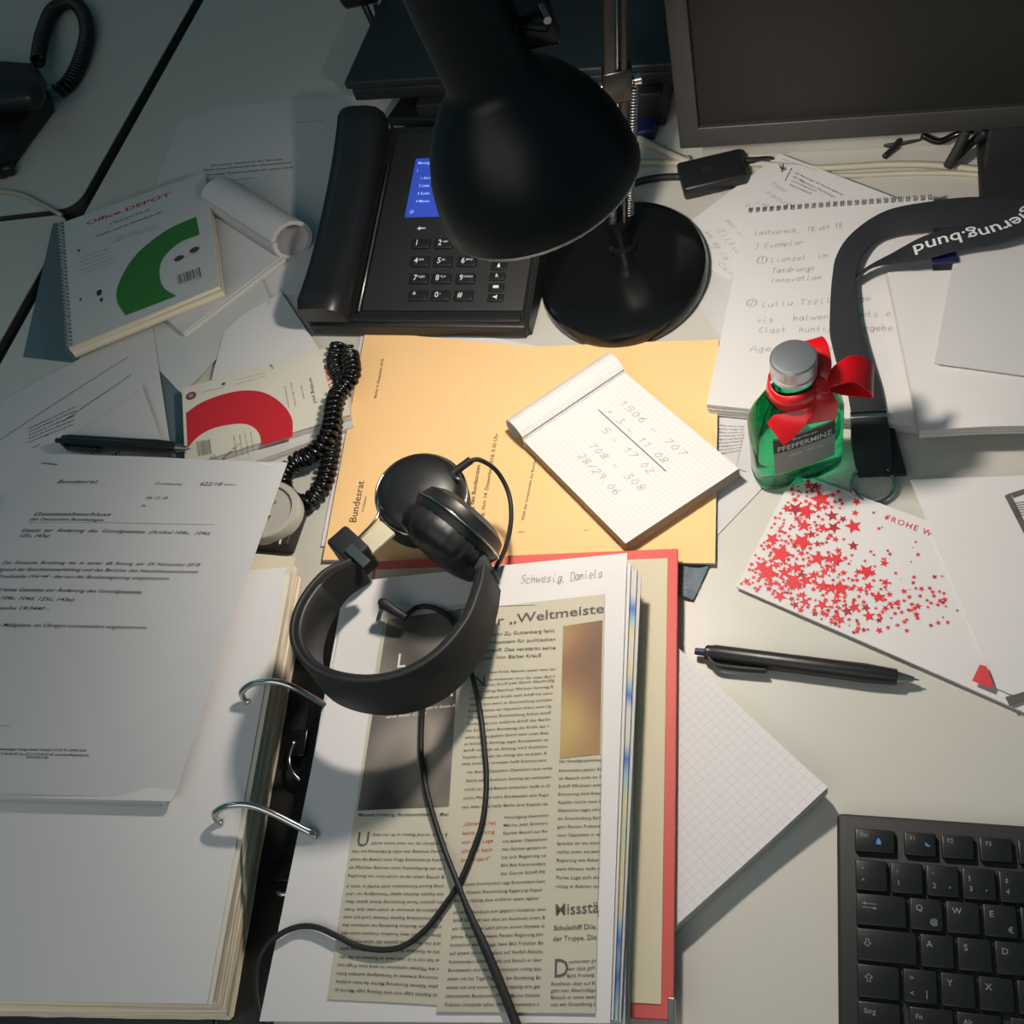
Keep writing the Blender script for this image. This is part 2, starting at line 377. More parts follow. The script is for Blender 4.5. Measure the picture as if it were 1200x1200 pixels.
class Hand(Print):
    def write(s, t, p0, p1, h=4., w_=.35, local=False, seed=0, wob=.35):
        R = random.Random(seed+len(t)); a = V(p0) if local else s.sh.inv(*p0); b = V(p1) if local else s.sh.inv(*p1)
        d = b-a; e = d.normalized(); ey = V((-e.y, e.x)); sx = d.length/max(1, len(t)*6.5); sy = h/7.
        for k, ch in enumerate(t):
            g = HW.get(ch) or HW.get(ch.lower())
            if not g: continue
            dy = R.uniform(-wob, wob); sl = .18
            for st in g.split(','):
                P = [V((float(q[0])+R.uniform(-wob, wob)*.7, float(q[1])-2+dy+R.uniform(-wob, wob)*.6, 0)) for q in st.split()]
                P = smooth_path(P, 3) if len(P) > 2 else P
                P2 = [a+e*((k*6.5+q.x+q.y*sl)*sx)+ey*(q.y*sy) for q in P]
                for i in range(len(P2)-1):
                    x, y = P2[i], P2[i+1]; dd = y-x
                    if dd.length < 1e-5: continue
                    dd.normalize(); nn = V((-dd.y, dd.x))*w_/2; x = x-dd*w_*.3; y = y+dd*w_*.3
                    s.poly([x-nn, y-nn, y+nn, x+nn], True)
        return s
# ------------------------------------------------------------------ the room and the desks
def struct(o): o['kind'] = 'structure'; return o
b = MB(); b.box((-100, 500, -735), (2200, 0, 0), (0, 2200, 0), (0, 0, 15)); struct(b.build('floor', MT['floor']))
b = MB(); b.box((-100, 1800, 600), (2200, 0, 0), (0, 20, 0), (0, 0, 1320)); struct(b.build('wall_back', MT['wall']))
def desk(name, x0, x1, y0, y1, label, corner=None, r=22):
    """rounded-corner laminate top 25 mm thick with dark edge band and four legs"""
    t = thing(name, label, 'desk', ((x0+x1)/2, (y0+y1)/2, -720), 'desks pushed together')
    pts = []
    for cx, cy, a0 in ((x1-r, y1-r, 0), (x0+r, y1-r, 90), (x0+r, y0+r, 180), (x1-r, y0+r, 270)):
        pts += [(cx+r*math.cos(math.radians(a0+k*15)), cy+r*math.sin(math.radians(a0+k*15))) for k in range(7)]
    pts = [(x+(y-863)*.1, y) for x, y in pts]
    m = MB(); m.prism(pts, -25, -1.2); m.build('desk_top', MT['desk_edge'], t)
    m = MB(); m.prism(pts, -1.2, 0); m.build('laminate_surface', MT['desk'], t)
    for lx, ly in ((x0+60, y0+60), (x1-60, y0+60), (x0+60, y1-60), (x1-60, y1-60)):
        m = MB(); m.box((lx, ly, -372.5), (22, 0, 0), (0, 22, 0), (0, 0, 347)); m.build('leg', MT['steel'], t)
    return t
desk('desk', -722, 900, -260, 1500, 'large pale laminate desk top carrying the lamp, binder and papers')
desk('desk', -1900, -738, 861, 1560, 'pale desk beyond the gap, upper left, under the other black telephone')
desk('desk', -1900, -738, -260, 851, 'pale desk left of the long gap, beside the green spiral notebook')
# ------------------------------------------------------------------ desk lamp
def build_lamp():
    C = V((-137, 686, 0)); t = thing('desk_lamp', 'black articulated desk lamp with round base lighting the papers', 'lamp', C)
    m = MB(); m.lathe(C, (0, 0, 1), [(0, 73), (0.2, 78), (6, 81), (11, 81), (15, 79), (18, 72), (20, 50), (21, 0.1)], 64, ref=(1, 0, 0), sx=.88); m.build('base', MT['blackgloss'], t, auto=40)
    A = G(728, 210, 34); A.x = -137; A.y = 706; A.z = 24
    J = G(722, 97, 120)
    P1 = G(720, -150, 330)
    m = MB(); m.lathe((A.x, A.y, 20), (0, 0, 1), [(0, 13), (3, 13), (5, 9), (22, 9), (24, 11), (30, 11)], 24); m.build('stem', MT['blackgloss'], t, auto=40)
    A2 = V((A.x, A.y, 46)); side = CR.copy(); side.z = 0; side.normalize()
    d = (P1-A2).normalized(); nn = d.cross(side).normalized()
    for sgn in (-1, 1):
        m = MB(); c = (A2+P1)/2 + side*5*sgn; m.box(c, d*((P1-A2).length/2+6), side*(4.6 if sgn < 0 else 2.4), nn*5, bev=1.0); m.build('arm_bar', MT['blackgloss'], t, auto=40)
    m = MB(); c = (A2+P1)/2; m.tube([A2+side*.2-nn*3, P1+side*.2-nn*3], 1.1, 8, 2); m.build('arm_rod', MT['chrome'], t, smooth=True)
    q = min((A2.lerp(P1, k/200) for k in range(200)), key=lambda z: abs(PX(z)[1]-97))
    m = MB(); m.lathe(q-side*20, side, [(0, 4), (5, 4.5), (6, 3), (32, 3), (33, 4.5), (38, 4.5), (39, 3)], 20); m.build('joint_bolt', MT['chrome'], t, auto=40)
    m = MB(); m.box(q+nn*1, d*14, side*11, nn*7, bev=2); m.build('joint_bracket', MT['blackgloss'], t, auto=40)
    s0 = q+side*13-d*4; s1 = A2+side*9+d*8; pts = []
    L = (s1-s0); n = 46
    a = L.normalized().orthogonal(); bb = L.normalized().cross(a)
    for i in range(n*8+1):
        th = i/8*2*math.pi; pts.append(s0+L*(i/(n*8))+(a*math.cos(th)+bb*math.sin(th))*2.4)
    m = MB(); m.tube(pts, .55, 5, 1); m.build('spring', MT['steel'], t, smooth=True)
    # head
    Rc = G(632, 217, 282); up = V((-.155, .04, .985)).normalized()
    prof = [(0, 65.2), (2, 65.6), (14, 64.5), (30, 61), (46, 54.5), (60, 45.5), (70, 37.5), (76, 31), (80, 27.5), (86, 26.5), (150, 26), (176, 25), (183, 20), (184, 6)]; K_ = .885
    inner = [(184-2, 5), (180, 18), (150, 24), (86, 24.8), (80, 25.8), (76, 29.5), (70, 36), (60, 44), (46, 53), (30, 59.5), (14, 63), (1, 63.8)]
    prof = [(a*K_, b_*K_) for a, b_ in prof]; inner = [(a*K_, b_*K_) for a, b_ in inner]
    m = MB(); m.lathe(Rc, up, prof+inner+[(0, 65.2*K_)], 72, cap=False); m.fm = [0]*len(m.f)
    n = 72
    for k in range(len(m.fm)): m.fm[k] = 1 if k//n >= len(prof) else 0
    mw_ = mat('lamp_inner_white', (225, 222, 210), .5)
    sh = m.build('lamp_shade', [MT['shadeblack'], mw_], t, auto=35)
    m = MB(); m.tube([Rc+V((math.cos(k*math.pi/24), math.sin(k*math.pi/24), 0)).cross(up).normalized()*65*K_ for k in range(48)], .9, 6, 1, closed=True); m.build('shade_rim', MT['steel'], t, smooth=True)
    bc = Rc+up*42
    m = MB(); m.lathe(Rc+up*52, up, [(0, .2), (1.5, 8), (6, 14), (10, 15), (16, 13), (24, 10), (30, 10)], 28); bo = m.build('light_bulb', MT['bulb'], t, smooth=True)
    m = MB(); m.lathe(Rc+up*70, up, [(0, 14), (26, 14), (28, 10)], 24); m.build('bulb_socket', MT['greyplastic'], t, auto=40)
    l = bpy.data.lights.new('bulb_light', 'POINT'); l.energy = LAMP_POWER; l.color = (1, .91, .81); l.shadow_soft_size = .016
    l.use_nodes = True; nt = l.node_tree; fo = nt.nodes.new('ShaderNodeLightFalloff'); fo.inputs['Strength'].default_value = 1; fo.inputs['Smooth'].default_value = .12
    nt.links.new(fo.outputs['Quadratic'], nt.nodes['Emission'].inputs['Strength'])
    lo = bpy.data.objects.new('bulb_light', l); COL.objects.link(lo); lo.location = (Rc+up*26)*M_
    # joint near the head and the upper arm, above the picture
    hj = Rc+up*140+side*42
    top = P1
    m = MB(); m.box((hj+Rc+up*140+side*24)/2, side*10, up*7, side.cross(up)*6, bev=2); m.build('head_bracket', MT['blackgloss'], t, auto=40)
    m = MB(); m.box(G(620, 14, 375), side*11, up*16, side.cross(up)*8, bev=2); m.tube([G(612, 28, 375)-side*3, G(640, 33, 375)+side*1], 2.2, 8, 1)
    m.build('arm_joint', MT['blackgloss'], t, auto=40)
    m = MB(); m.tube([G(628, 22, 375)-CF*12+side*2, G(636, 38, 375)-CF*12+side*2], 2.0, 10, 1); m.build('joint_screw', MT['chrome'], t, auto=40)
    e = (hj-top).normalized(); wv = e.cross(V((0, 0, 1))).normalized()
    for sgn in (-1, 1):
        m = MB(); m.box((hj+top)/2+wv*5*sgn, e*((hj-top).length/2+6), wv*2.6, e.cross(wv)*5, bev=1.0); m.build('arm_bar', MT['blackgloss'], t, auto=40)
    return t
build_lamp()
# ------------------------------------------------------------------ monitor
def build_monitor():
    BL = G(797, 175, 60); BR0 = G(1162, 152, 60); e = (BR0-BL).normalized(); nb = V((-e.y, e.x, 0)); tl = math.radians(5)
    up = V((0, 0, 1))*math.cos(tl)+nb*math.sin(tl); bk = e.cross(up)*-1
    if bk.dot(nb) < 0: bk = -bk
    Wd, Ht = 510, 310
    t = thing('monitor', 'large dark grey flat monitor, upper right, its screen switched off', 'monitor', BL+e*250-V((0, 0, 60)))
    P = lambda x, y, z=0: BL+e*x+up*y+bk*z
    # bezel: four bars as one frame
    m = MB(); bw = 17
    def bar(x0, x1, y0, y1, z0=0, z1=12, mi=0): m.box(P((x0+x1)/2, (y0+y1)/2, (z0+z1)/2), e*((x1-x0)/2), up*((y1-y0)/2), bk*((z1-z0)/2), mi, bev=1.2)
    bar(0, Wd, 0, bw+2); bar(0, Wd, Ht-bw, Ht); bar(0, bw, bw, Ht-bw+1); bar(Wd-bw, Wd, bw, Ht-bw+1); m.build('bezel', MT['monitor'], t, auto=40)
    m = MB(); bar(3, Wd-3, 3, Ht-3, 12, 30); bar(60, Wd-60, 50, Ht-50, 30, 48); m.build('back_housing', MT['blackmatte'], t, auto=40)
    m = MB(); bar(bw-2, Wd-bw+2, bw, Ht-bw+2, 5, 11); m.build('screen', MT['screen'], t, auto=40)
    # neck in front of the cable strip, foot on the desk
    n0 = G(1163, 150, 62); n1 = G(1155, 243, 14)
    x0 = (n0-BL).dot(e)
    m = MB(); cx = x0+38; a = P(cx, 20, 16); bt = V((a.x, a.y, 10))+nb*0
    m.box((a+bt)/2, e*38, (a-bt)/2+V((0, 0, 3)), bk*7, bev=2); m.build('neck', MT['blackmatte'], t, auto=40)
    m = MB(); f0 = V((a.x, a.y, 5)); m.box(f0+nb*-8+e*4, e*46, nb*62, (0, 0, 5), bev=3); m.build('foot', MT['blackmatte'], t, auto=40)
    return t
build_monitor()
# ------------------------------------------------------------------ dark laptop and boxes at the back
def slab(name, m, cs, z0, z1, label=None, cat=None, parent=None, bev=2.5):
    """block whose top outline is the four points cs at height z1"""
    P = [cw((*c, z1)) if len(c) == 2 else V(c) for c in cs]
    bm = bmesh.new(); vt = [bm.verts.new(p) for p in P]; vb = [bm.verts.new((p.x, p.y, z0)) for p in P]; n = len(P)
    bm.faces.new(vt); bm.faces.new(vb[::-1])
    for i in range(n): bm.faces.new((vt[i], vb[i], vb[(i+1) % n], vt[(i+1) % n]))
    bmesh.ops.recalc_face_normals(bm, faces=bm.faces)
    if bev: bmesh.ops.bevel(bm, geom=bm.edges[:], offset=bev, segments=3, affect='EDGES', profile=.5)
    bm.verts.index_update(); b = MB(); b.add([v.co.copy() for v in bm.verts], [tuple(v.index for v in f.verts) for f in bm.faces]); bm.free()
    o = b.build(name, m, parent, auto=40)
    if label: tag(o, label, cat)
    return o
fl = G(402, 97, 62); fr = G(790, 74, 62); e = (fr-fl).normalized(); nb = V((-e.y, e.x, 0)); fr = fl+e*345
lt = thing('laptop', 'dark closed laptop lying at the back behind the lamp', 'laptop', (fl+fr)/2+nb*115-V((0, 0, 22)))
slab('laptop_lid', MT['laptop'], [fl, fr, fr+nb*235, fl+nb*235], 53, 62, parent=lt)
f2 = fl+e*4; slab('laptop_body', MT['blackmatte'], [V((*(f2+nb*2).xy, 52)), V((*(fr-e*4+nb*2).xy, 52)), V((*(fr-e*4+nb*233).xy, 52)), V((*(f2+nb*233).xy, 52))], 38, 52, parent=lt)
ds = slab('docking_station', MT['blackmatte'], [V((*(fl+e*70+nb*-8).xy, 37)), V((*(fr-e*30+nb*-8).xy, 37)), V((*(fr-e*30+nb*200).xy, 37)), V((*(fl+e*70+nb*200).xy, 37))], 0, 37, 'black docking station block holding up the dark laptop', 'docking station')
bx = slab('hard_drive', MT['black'], [(470, 112), (522, 112), (528, 140), (452, 138)], 0, 24, 'small black electronic box with a thin white mark, behind the phone', 'electronic box')
m = MB(); c = G(468, 147, 14); m.box(c+V((0, -1, 0)), (6, -.7, 0), (0, 1.2, 0), (0, 0, .5)); m.build('status_light', MT['white'], bx)
slab('plastic_box', MT['navy'], [(738, 128), (772, 126), (766, 152), (742, 156)], 0, 12, 'small dark blue plastic box between lamp pole and monitor', 'box')
# black knob-like thing on the rear desk
kc = G(432, 26, 30); m = MB(); m.lathe(V((kc.x-18, kc.y, 68)), (1, .1, 0), [(0, 14), (3, 17), (36, 17), (40, 14)], 28)
m.tube([V((kc.x+16, kc.y-4, 52)), V((kc.x+18, kc.y-18, 30)), V((kc.x+12, kc.y-26, 8)), V((kc.x+10, kc.y-28, 3))], 3, 8)
m.lathe(V((kc.x+10, kc.y-28, 0)), (0, 0, 1), [(0, 16), (3, 16), (4, 12)], 24)
m.tube([V((kc.x+2, kc.y, 54)), V((kc.x+10, kc.y-14, 26)), V((kc.x+10, kc.y-26, 3))], 4, 8)
tag(m.build('webcam', MT['black'], auto=40), 'black round webcam-like gadget at the left rear corner of the laptop', 'webcam')
# ------------------------------------------------------------------ desk telephone
def build_phone():
    FL, FR = G(357, 379, 20), G(618, 381, 20); ex = (FR-FL).normalized(); ey = V((-ex.y, ex.x, 0)); Wd = (FR-FL).length; D = 196; z0, z1 = 20, 72
    t = thing('desk_phone', 'black office desk telephone with blue display, partly under the lamp shade', 'telephone', (FL+FR)/2+ey*98-V((0, 0, 20)), 'desk telephones')
    sh = Sheet([('w', *(FL+ey*D+V((0, 0, z1-z0)))), ('w', *(FR+ey*D+V((0, 0, z1-z0)))), ('w', *FR), ('w', *FL)], Wd, D, lift=.3)
    P = lambda u, v, up=0: sh.map(u, v, up)
    b = MB(); pts = [P(0, 0), P(Wd, 0), P(Wd, D), P(0, D)]
    bm = bmesh.new(); vt = [bm.verts.new(p) for p in pts]; vb = [bm.verts.new((p.x, p.y, 2)) for p in pts]
    bm.faces.new(vt); bm.faces.new(vb[::-1])
    for i in range(4): bm.faces.new((vt[i], vb[i], vb[(i+1) % 4], vt[(i+1) % 4]))
    bmesh.ops.recalc_face_normals(bm, faces=bm.faces); bmesh.ops.bevel(bm, geom=bm.edges[:], offset=4, segments=3, affect='EDGES')
    bm.verts.index_update(); b.add([v.co.copy() for v in bm.verts], [tuple(v.index for v in f.verts) for f in bm.faces]); bm.free()
    b.build('phone_body', MT['black'], t, auto=40)
    exs = (P(Wd, 50)-P(0, 50)).normalized(); eys = (P(50, D)-P(50, 0)).normalized(); nz = exs.cross(eys)
    # raised face plate to the right of the handset
    u0 = sh.inv(418, 380).x+3
    b = MB(); b.box(P((u0+Wd-5)/2, D/2, 1), exs*((Wd-5-u0)/2), eys*(D/2-8), nz*2.2, bev=1.5); b.build('face_plate', MT['blackmatte'], t, auto=40)
    b = MB(); b.box(P(Wd*.5, 4, 2), exs*(Wd/2-6), eys*3, nz*1.2, bev=1); b.build('front_trim', MT['black'], t, auto=40)
    # display
    a = sh.inv(489, 190); c = sh.inv(483, 258); sc = Sheet([('w', *P(a.x, a.y, 4)), ('w', *P(a.x+64, a.y, 4)), ('w', *P(a.x+64, c.y, 4)), ('w', *P(a.x, c.y, 4))], 64, a.y-c.y, t=1.5, lift=.2)
    so = sc.build('display', MT['lcd'], t)
    pr = Print(sc); Hs = sc.H
    for i, tx in enumerate(['Montag 14', '1', '1 Anrufe', '2 Liste', '3 Suche', '4 Menue']): pr.text(tx, V((3+(5 if i > 1 else 0), Hs-6-i*7.6)), h=2.6, local=True)
    pr.text('O', V((4, 3)), h=3.4, local=True); pr.build('display_text', MT['lcdtext'], so)
    # keys
    KX = [(492, 537), (515, 537), (545, 537)]
    rows = [(290, [491, 518, 545], ['1', '2', '3'], ['', 'ABC', 'DEF']), (311, [490, 517, 545], ['4', '5', '6'], ['GHI', 'JKL', 'MNO']), (331, [489, 515, 543], ['7', '8', '9'], ['PQRS', 'TUV', 'WXYZ']), (351, [488, 514, 541], ['*', '0', '#'], ['', '+', ''])]
    kw, kh = 17, 9.5
    for y, xs, main, sub in rows:
        for x, c, s2 in zip(xs, main, sub):
            q = sh.inv(x+4, y); kb_ = MB(); kb_.box(P(q.x, q.y, 4), exs*kw/2, eys*kh/2, nz*2, bev=1.2); ko = kb_.build('key', MT['black'], t, auto=40)
            ks = Sheet([('w', *P(q.x-kw/2, q.y+kh/2, 6)), ('w', *P(q.x+kw/2, q.y+kh/2, 6)), ('w', *P(q.x+kw/2, q.y-kh/2, 6)), ('w', *P(q.x-kw/2, q.y-kh/2, 6))], kw, kh, lift=.2)
            pr = Print(ks); pr.text(c, V((3.4, 2.2)), h=5.2, local=True)
            if s2: pr.text(s2, V((7.6, 4.6)), h=1.9, local=True)
            pr.build('key_legend', MT['white'], ko)
    for k, (x, y) in enumerate([(586, 316), (584, 328), (583, 341), (582, 353)]):
        q = sh.inv(x, y); kb_ = MB(); kb_.box(P(q.x, q.y, 3.6), exs*7, eys*3.6, nz*1.6, bev=1); ko = kb_.build('key', MT['black'], t, auto=40)
        ks = Sheet([('w', *P(q.x-7, q.y+3.6, 5.2)), ('w', *P(q.x+7, q.y+3.6, 5.2)), ('w', *P(q.x+7, q.y-3.6, 5.2)), ('w', *P(q.x-7, q.y-3.6, 5.2))], 14, 7.2, lift=.2)
        pr = Print(ks)
        if k == 1: pr.text('R', V((5.6, 1.8)), h=3.4, local=True)
        elif k == 0: pr.poly([V((6, 1.6)), V((8.4, 1.6)), V((8.4, 3.6)), V((7.2, 5.6)), V((6, 3.6))], True)
        elif k == 2: pr.poly([V((4.4, 2.2)), V((9.4, 2.2)), V((9.4, 4.8)), V((4.4, 4.8))], True)
        else: pr.poly([V((5, 3)), V((6.6, 3)), V((8.6, 1.4)), V((8.6, 5.8)), V((6.6, 4.2)), V((5, 4.2))], True)
        pr.build('key_legend', MT['white'], ko)
    q = sh.inv(495, 271); pr = Print(Sheet(sh.c and [('w', *P(0, D, 3.4)), ('w', *P(Wd, D, 3.4)), ('w', *P(Wd, 0, 3.4)), ('w', *P(0, 0, 3.4))], Wd, D, lift=.2))
    pr.poly([q+V((-4, 0)), q+V((-1, -2)), q+V((-1, -.6)), q+V((4, -.6)), q+V((4, .6)), q+V((-1, .6)), q+V((-1, 2))], True)
    pr.build('arrow_mark', MT['white'], t)
    # handset in its cradle on the left
    b = MB(); cu = u0/2-3; W2 = (u0-8)/2
    prof = []
    N = 22
    bm = bmesh.new(); rings = []
    for i in range(N+1):
        f = i/N; v = -2+f*(D+1); hgt = 20+12*(abs(2*f-1)**2.2); wd = W2*(.96+.04*abs(2*f-1)**3)
        if i in (0, N): wd *= .92; hgt -= 5
        base = P(cu, v, 3); r_ = []
        for (a_, h_) in ((-1, .12), (-1, .6), (-.8, .9), (-.4, 1), (.4, 1), (.8, .9), (1, .6), (1, .12)): r_.append(bm.verts.new(base+exs*wd*a_+nz*hgt*h_))
        rings.append(r_)
    for i in range(N):
        for k in range(8): bm.faces.new((rings[i][k], rings[i][(k+1) % 8], rings[i+1][(k+1) % 8], rings[i+1][k]))
    bm.faces.new(rings[0]); bm.faces.new(rings[-1][::-1]); bmesh.ops.recalc_face_normals(bm, faces=bm.faces); bm.verts.index_update()
    b.add([v.co.copy() for v in bm.verts], [tuple(v.index for v in f.verts) for f in bm.faces]); bm.free()
    b.build('handset', MT['black'], t, auto=50)
    b = MB(); b.tube([P(u0-1, 8, 5), P(u0-1, 90, 5), P(u0-1, 150, 5)], 1.1, 8, 2); b.build('cradle_highlight', MT['steel'], t, smooth=True)  # bright strip added for the highlight line along the handset
    return t
build_phone()
def coil(path, R, r, pitch, name, m, label, cat, sub=10, parent=None):
    P = smooth_path(path, sub); L = [0]
    for i in range(1, len(P)): L.append(L[-1]+(P[i]-P[i-1]).length)
    tot = L[-1]; n = int(tot/pitch*10); pts = []; fr = None; j = 0
    for i in range(n+1):
        s = tot*i/n
        while j < len(L)-2 and L[j+1] < s: j += 1
        f = (s-L[j])/max(1e-6, L[j+1]-L[j]); p = P[j].lerp(P[j+1], f); t = (P[min(j+2, len(P)-1)]-P[max(0, j-1)]).normalized()
        if fr is None: fr = t.orthogonal().normalized()
        fr = (fr-t*fr.dot(t)).normalized(); bb = t.cross(fr); th = 2*math.pi*s/pitch
        pts.append(p+(fr*math.cos(th)+bb*math.sin(th))*R)
    b = MB(); b.tube(pts, r, 6, 1); o = b.build(name, m, parent, smooth=True)
    if label: tag(o, label, cat)
    return o
g = lambda x, y, z: G(x, y, z)
coil([g(398, 402, 20), g(392, 425, 16), g(402, 455, 12), g(392, 490, 12), g(388, 530, 12), g(378, 570, 11), g(356, 590, 11), g(336, 580, 11), g(332, 560, 11), g(346, 542, 13), g(368, 530, 22), g(386, 505, 26), g(394, 465, 26), g(412, 440, 24), g(410, 412, 22)], 6.3, 1.9, 5.8, 'coiled_phone_cord', MT['blackgloss'], 'black coiled telephone cord in a loop between red writing pad and orange booklet', 'cord')
# second telephone, far left
def phone2():
    c = G(-30, 100, 0); t = thing('desk_phone', 'second black telephone cut off by the left edge, upper left corner', 'telephone', c, 'desk telephones')
    m = slab('phone_body', MT['black'], [(-130, 60), (40, 72), (52, 108), (20, 150), (-8, 190), (-130, 200)], 0, 26, parent=t, bev=5)
    m = slab('handset', MT['black'], [(-130, 58), (30, 74), (46, 94), (34, 112), (-130, 130)], 34, 58, parent=t, bev=9)
    coil([g(44, 72, 20), g(50, 40, 14), g(62, 12, 10), g(82, 2, 9), g(97, 14, 9), g(102, 40, 9), g(94, 72, 9), g(80, 98, 9), g(66, 108, 9)], 7.5, 2.1, 5.2, 'coiled_cord', MT['black'], None, None, parent=t)
    b = MB(); b.box(g(58, 106, 9), (8, 1, 0), (0, 4, 0), (0, 0, 4), bev=1); b.build('cord_plug', MT['greyplastic'], t)
    slab('stand_foot', MT['black'], [(-60, 160), (4, 168), (12, 195), (-60, 212)], 0, 14, parent=t, bev=4)
phone2()
b = MB(); b.tube([g(-40, 222, 3), g(0, 224, 3), g(25, 228, 3), g(50, 240, 3), g(72, 252, 3)], 2.4, 8); tag(b.build('thin_cable', MT['cablegrey'], smooth=True), 'thin grey cable near the corner of the left desk', 'cable')
# ------------------------------------------------------------------ pile of papers on the left
def sheet_obj(name, label, cat, corners, W, H, m, t=.3, nx=1, ny=1, dz=None, edge=None, group=None, parent=None, warp=None):
    s = Sheet(corners, W, H, t, dz, warp=warp); o = s.build(name, m, parent, nx, ny, edge)
    if parent is None: tag(o, label, cat, group)
    return s
s = sheet_obj('document_sheet', 'plain pale sheet peeking out above the page with the three-line bold title', 'paper', [(245, 126, .4), (420, 112, .4), (430, 300, .4), (190, 330, .4)], 210, 200, MT['paper2'])
s = sheet_obj('document_sheet', 'printed sheet with three-line bold title, left of the telephone', 'paper', [(213, 137, .9), (398, 127, .9), (372, 345, .9), (128, 352, .9)], 210, 250, MT['paper2'])
p = Print(s)
for i, tx in enumerate(['Ein neuer Aufbruch für Europa', 'Eine neue Dynamik für Deutschland', 'Ein neuer Zusammenhalt für unser Land']):
    q0 = [(247, 195), (238, 200.5), (240, 206.5)][i]; q1 = [(331, 187.5), (341, 191.5), (343, 197)][i]; p.text(tx, q0, q1, 2.6, .012)
p.text('Koalitionsvertrag zwischen', (262, 213), (297, 209), 1.6); p.text('CDU, CSU und SPD', (255, 221), (290, 216), 1.6)
p.line((347, 144), (380, 141), .4); p.build('printed_text', MT['ink'])
s = sheet_obj('plastic_folder', 'dark blue-grey plastic folder under the green spiral notebook', 'folder', [(62, 262, .8), (262, 225, .8), (215, 440, .8), (27, 418, .8)], 210, 200, MT['folder'], t=.7)
s = sheet_obj('document_sheet', 'printed sheet under the lower edge of the green notebook', 'paper', [(120, 330, 3), (280, 300, 3), (235, 395, 3), (90, 430, 3)], 180, 110, MT['recycled'])
p = Print(s); p.para((165, 378), (225, 350), (185, 400), 5, 1.6); p.line((150, 405), (170, 423), 5); p.build('printed_text', MT['inkgrey'])
s = sheet_obj('document_sheet', 'blue-grey sheet folded below the rolled notepad', 'paper', [(150, 395, 4), (300, 310, 4), (318, 355, 4), (213, 462, 4)], 150, 90, MT['recycled'])
s = sheet_obj('document_sheet', 'dark sheet standing in for shade, left of red writing pad', 'paper', [(148, 392, 3), (213, 380, 3), (216, 545, 3), (190, 545, 3)], 70, 140, MT['folder'])  # dark colour laid in for the bluish shadow between letter and pad
# rolled notepad
s = sheet_obj('notepad', 'white notepad with its pages rolled over, beside the telephone handset', 'notepad', [(250, 246, 10), (332, 299, 10), (214, 390, 10), (128, 318, 10)], 105, 148, MT['paper2'], t=8, edge=MT['edges_w'])
np_ = s.ob
p = Print(s); p.para((258, 300), (285, 318), (243, 318), 6, 1.2); p.build('printed_text', MT['pale'])
def roll(s, side, R, cx, cz, name, m, th=1.5, a0=150, a1=-205):
    """pages flipped over one edge of the pad and curling back as a roll"""
    N = 40; K = (N+1)*2; vs = []; fs = []; uv = []
    if side == 'top': ends = [(0, s.H), (s.W, s.H)]; d = (s.map(0, s.H)-s.map(0, 0)); L = s.W
    else: ends = [(0, 0), (0, s.H)]; d = (s.map(0, 0)-s.map(s.W, 0)); L = s.H
    d.z = 0; d.normalize()
    for lay in (0, 1):
        for i in range(N+1):
            a = math.radians(a0+(a1-a0)*i/N); r = R*(1-.08*i/N)-th*lay
            for k, (u, v) in enumerate(ends):
                q = s.map(u, v)+d*(cx+math.cos(a)*r)+V((0, 0, cz+math.sin(a)*r)); vs.append(q); uv.append((i*R*.155*M_, k*L*M_))
    for lay in (0, 1):
        for i in range(N): k = lay*K+i*2; fs.append((k, k+1, k+3, k+2))
    for i in range(N): k = i*2; fs += [(k, k+2, K+k+2, K+k), (k+1, K+k+1, K+k+3, k+3)]
    fs += [(0, K, K+1, 1), (N*2, N*2+1, K+N*2+1, K+N*2)]
    o = link(name, vs, fs, m, s.ob, uv, True); o.data.set_sharp_from_angle(angle=math.radians(50)); return o
roll(s, 'top', 21, 14, 9, 'rolled_pages', MT['paper2'], th=4)
# green spiral notebook
s = sheet_obj('spiral_notebook', 'spiral notebook with green arc on its grey recycled cover, far left', 'notebook', [(70, 262, 24), (240, 202, 24), (257, 335, 24), (80, 408, 24)], 160, 210, MT['recycled'], t=13, edge=MT['edges'])
nbk = s.ob
p = Print(s); p.text('Office DEPOT', (101, 264.5), (200, 229), 6.5, .03); p.build('brand_print', MT['redink'])
p = Print(s); p.text('recycled', (128, 264), (175, 247), 5); p.build('subtitle_print', mat('teal_grey_print', (112, 132, 122)))
p = Print(s); p.text('twin wire notebook', (113, 278), (190, 249), 3.2, .02)
p.text('cahier double spirale', (134, 281), (180, 265), 1.6); p.text('cuaderno de doble espiral', (128, 286), (186, 266), 1.6)
p.para((92, 300), (128, 288), (96, 322), 5, 1.3)
for (x, y) in ((92, 293), (94, 350)): p.poly([(x-1, y), (x+1, y-1), (x+2, y+1), (x, y+3)])
p.poly([(113, 342), (117, 339), (120, 341), (118, 346), (114, 347)]); p.poly([(117, 350), (121, 349), (120, 354), (117, 353)])
p.text('RECYCLED', (210, 304), (232, 296), 1.2); p.build('cover_text', MT['ink'])
def arc_print(s, pts_out, pts_in, name, m):
    A = smooth_path([(*s.inv(*q), 0) for q in pts_out], 8); B_ = smooth_path([(*s.inv(*q), 0) for q in pts_in], 8)
    p = Print(s); n = 40
    f = lambda P, t: P[min(len(P)-2, int(t*(len(P)-1)))].lerp(P[min(len(P)-1, int(t*(len(P)-1))+1)], t*(len(P)-1)-min(len(P)-2, int(t*(len(P)-1))))
    for i in range(n):
        a, b_, c, d = f(A, i/n), f(A, (i+1)/n), f(B_, (i+1)/n), f(B_, i/n); p.poly([a.xy, b_.xy, c.xy, d.xy], True)
    return p.build(name, m)
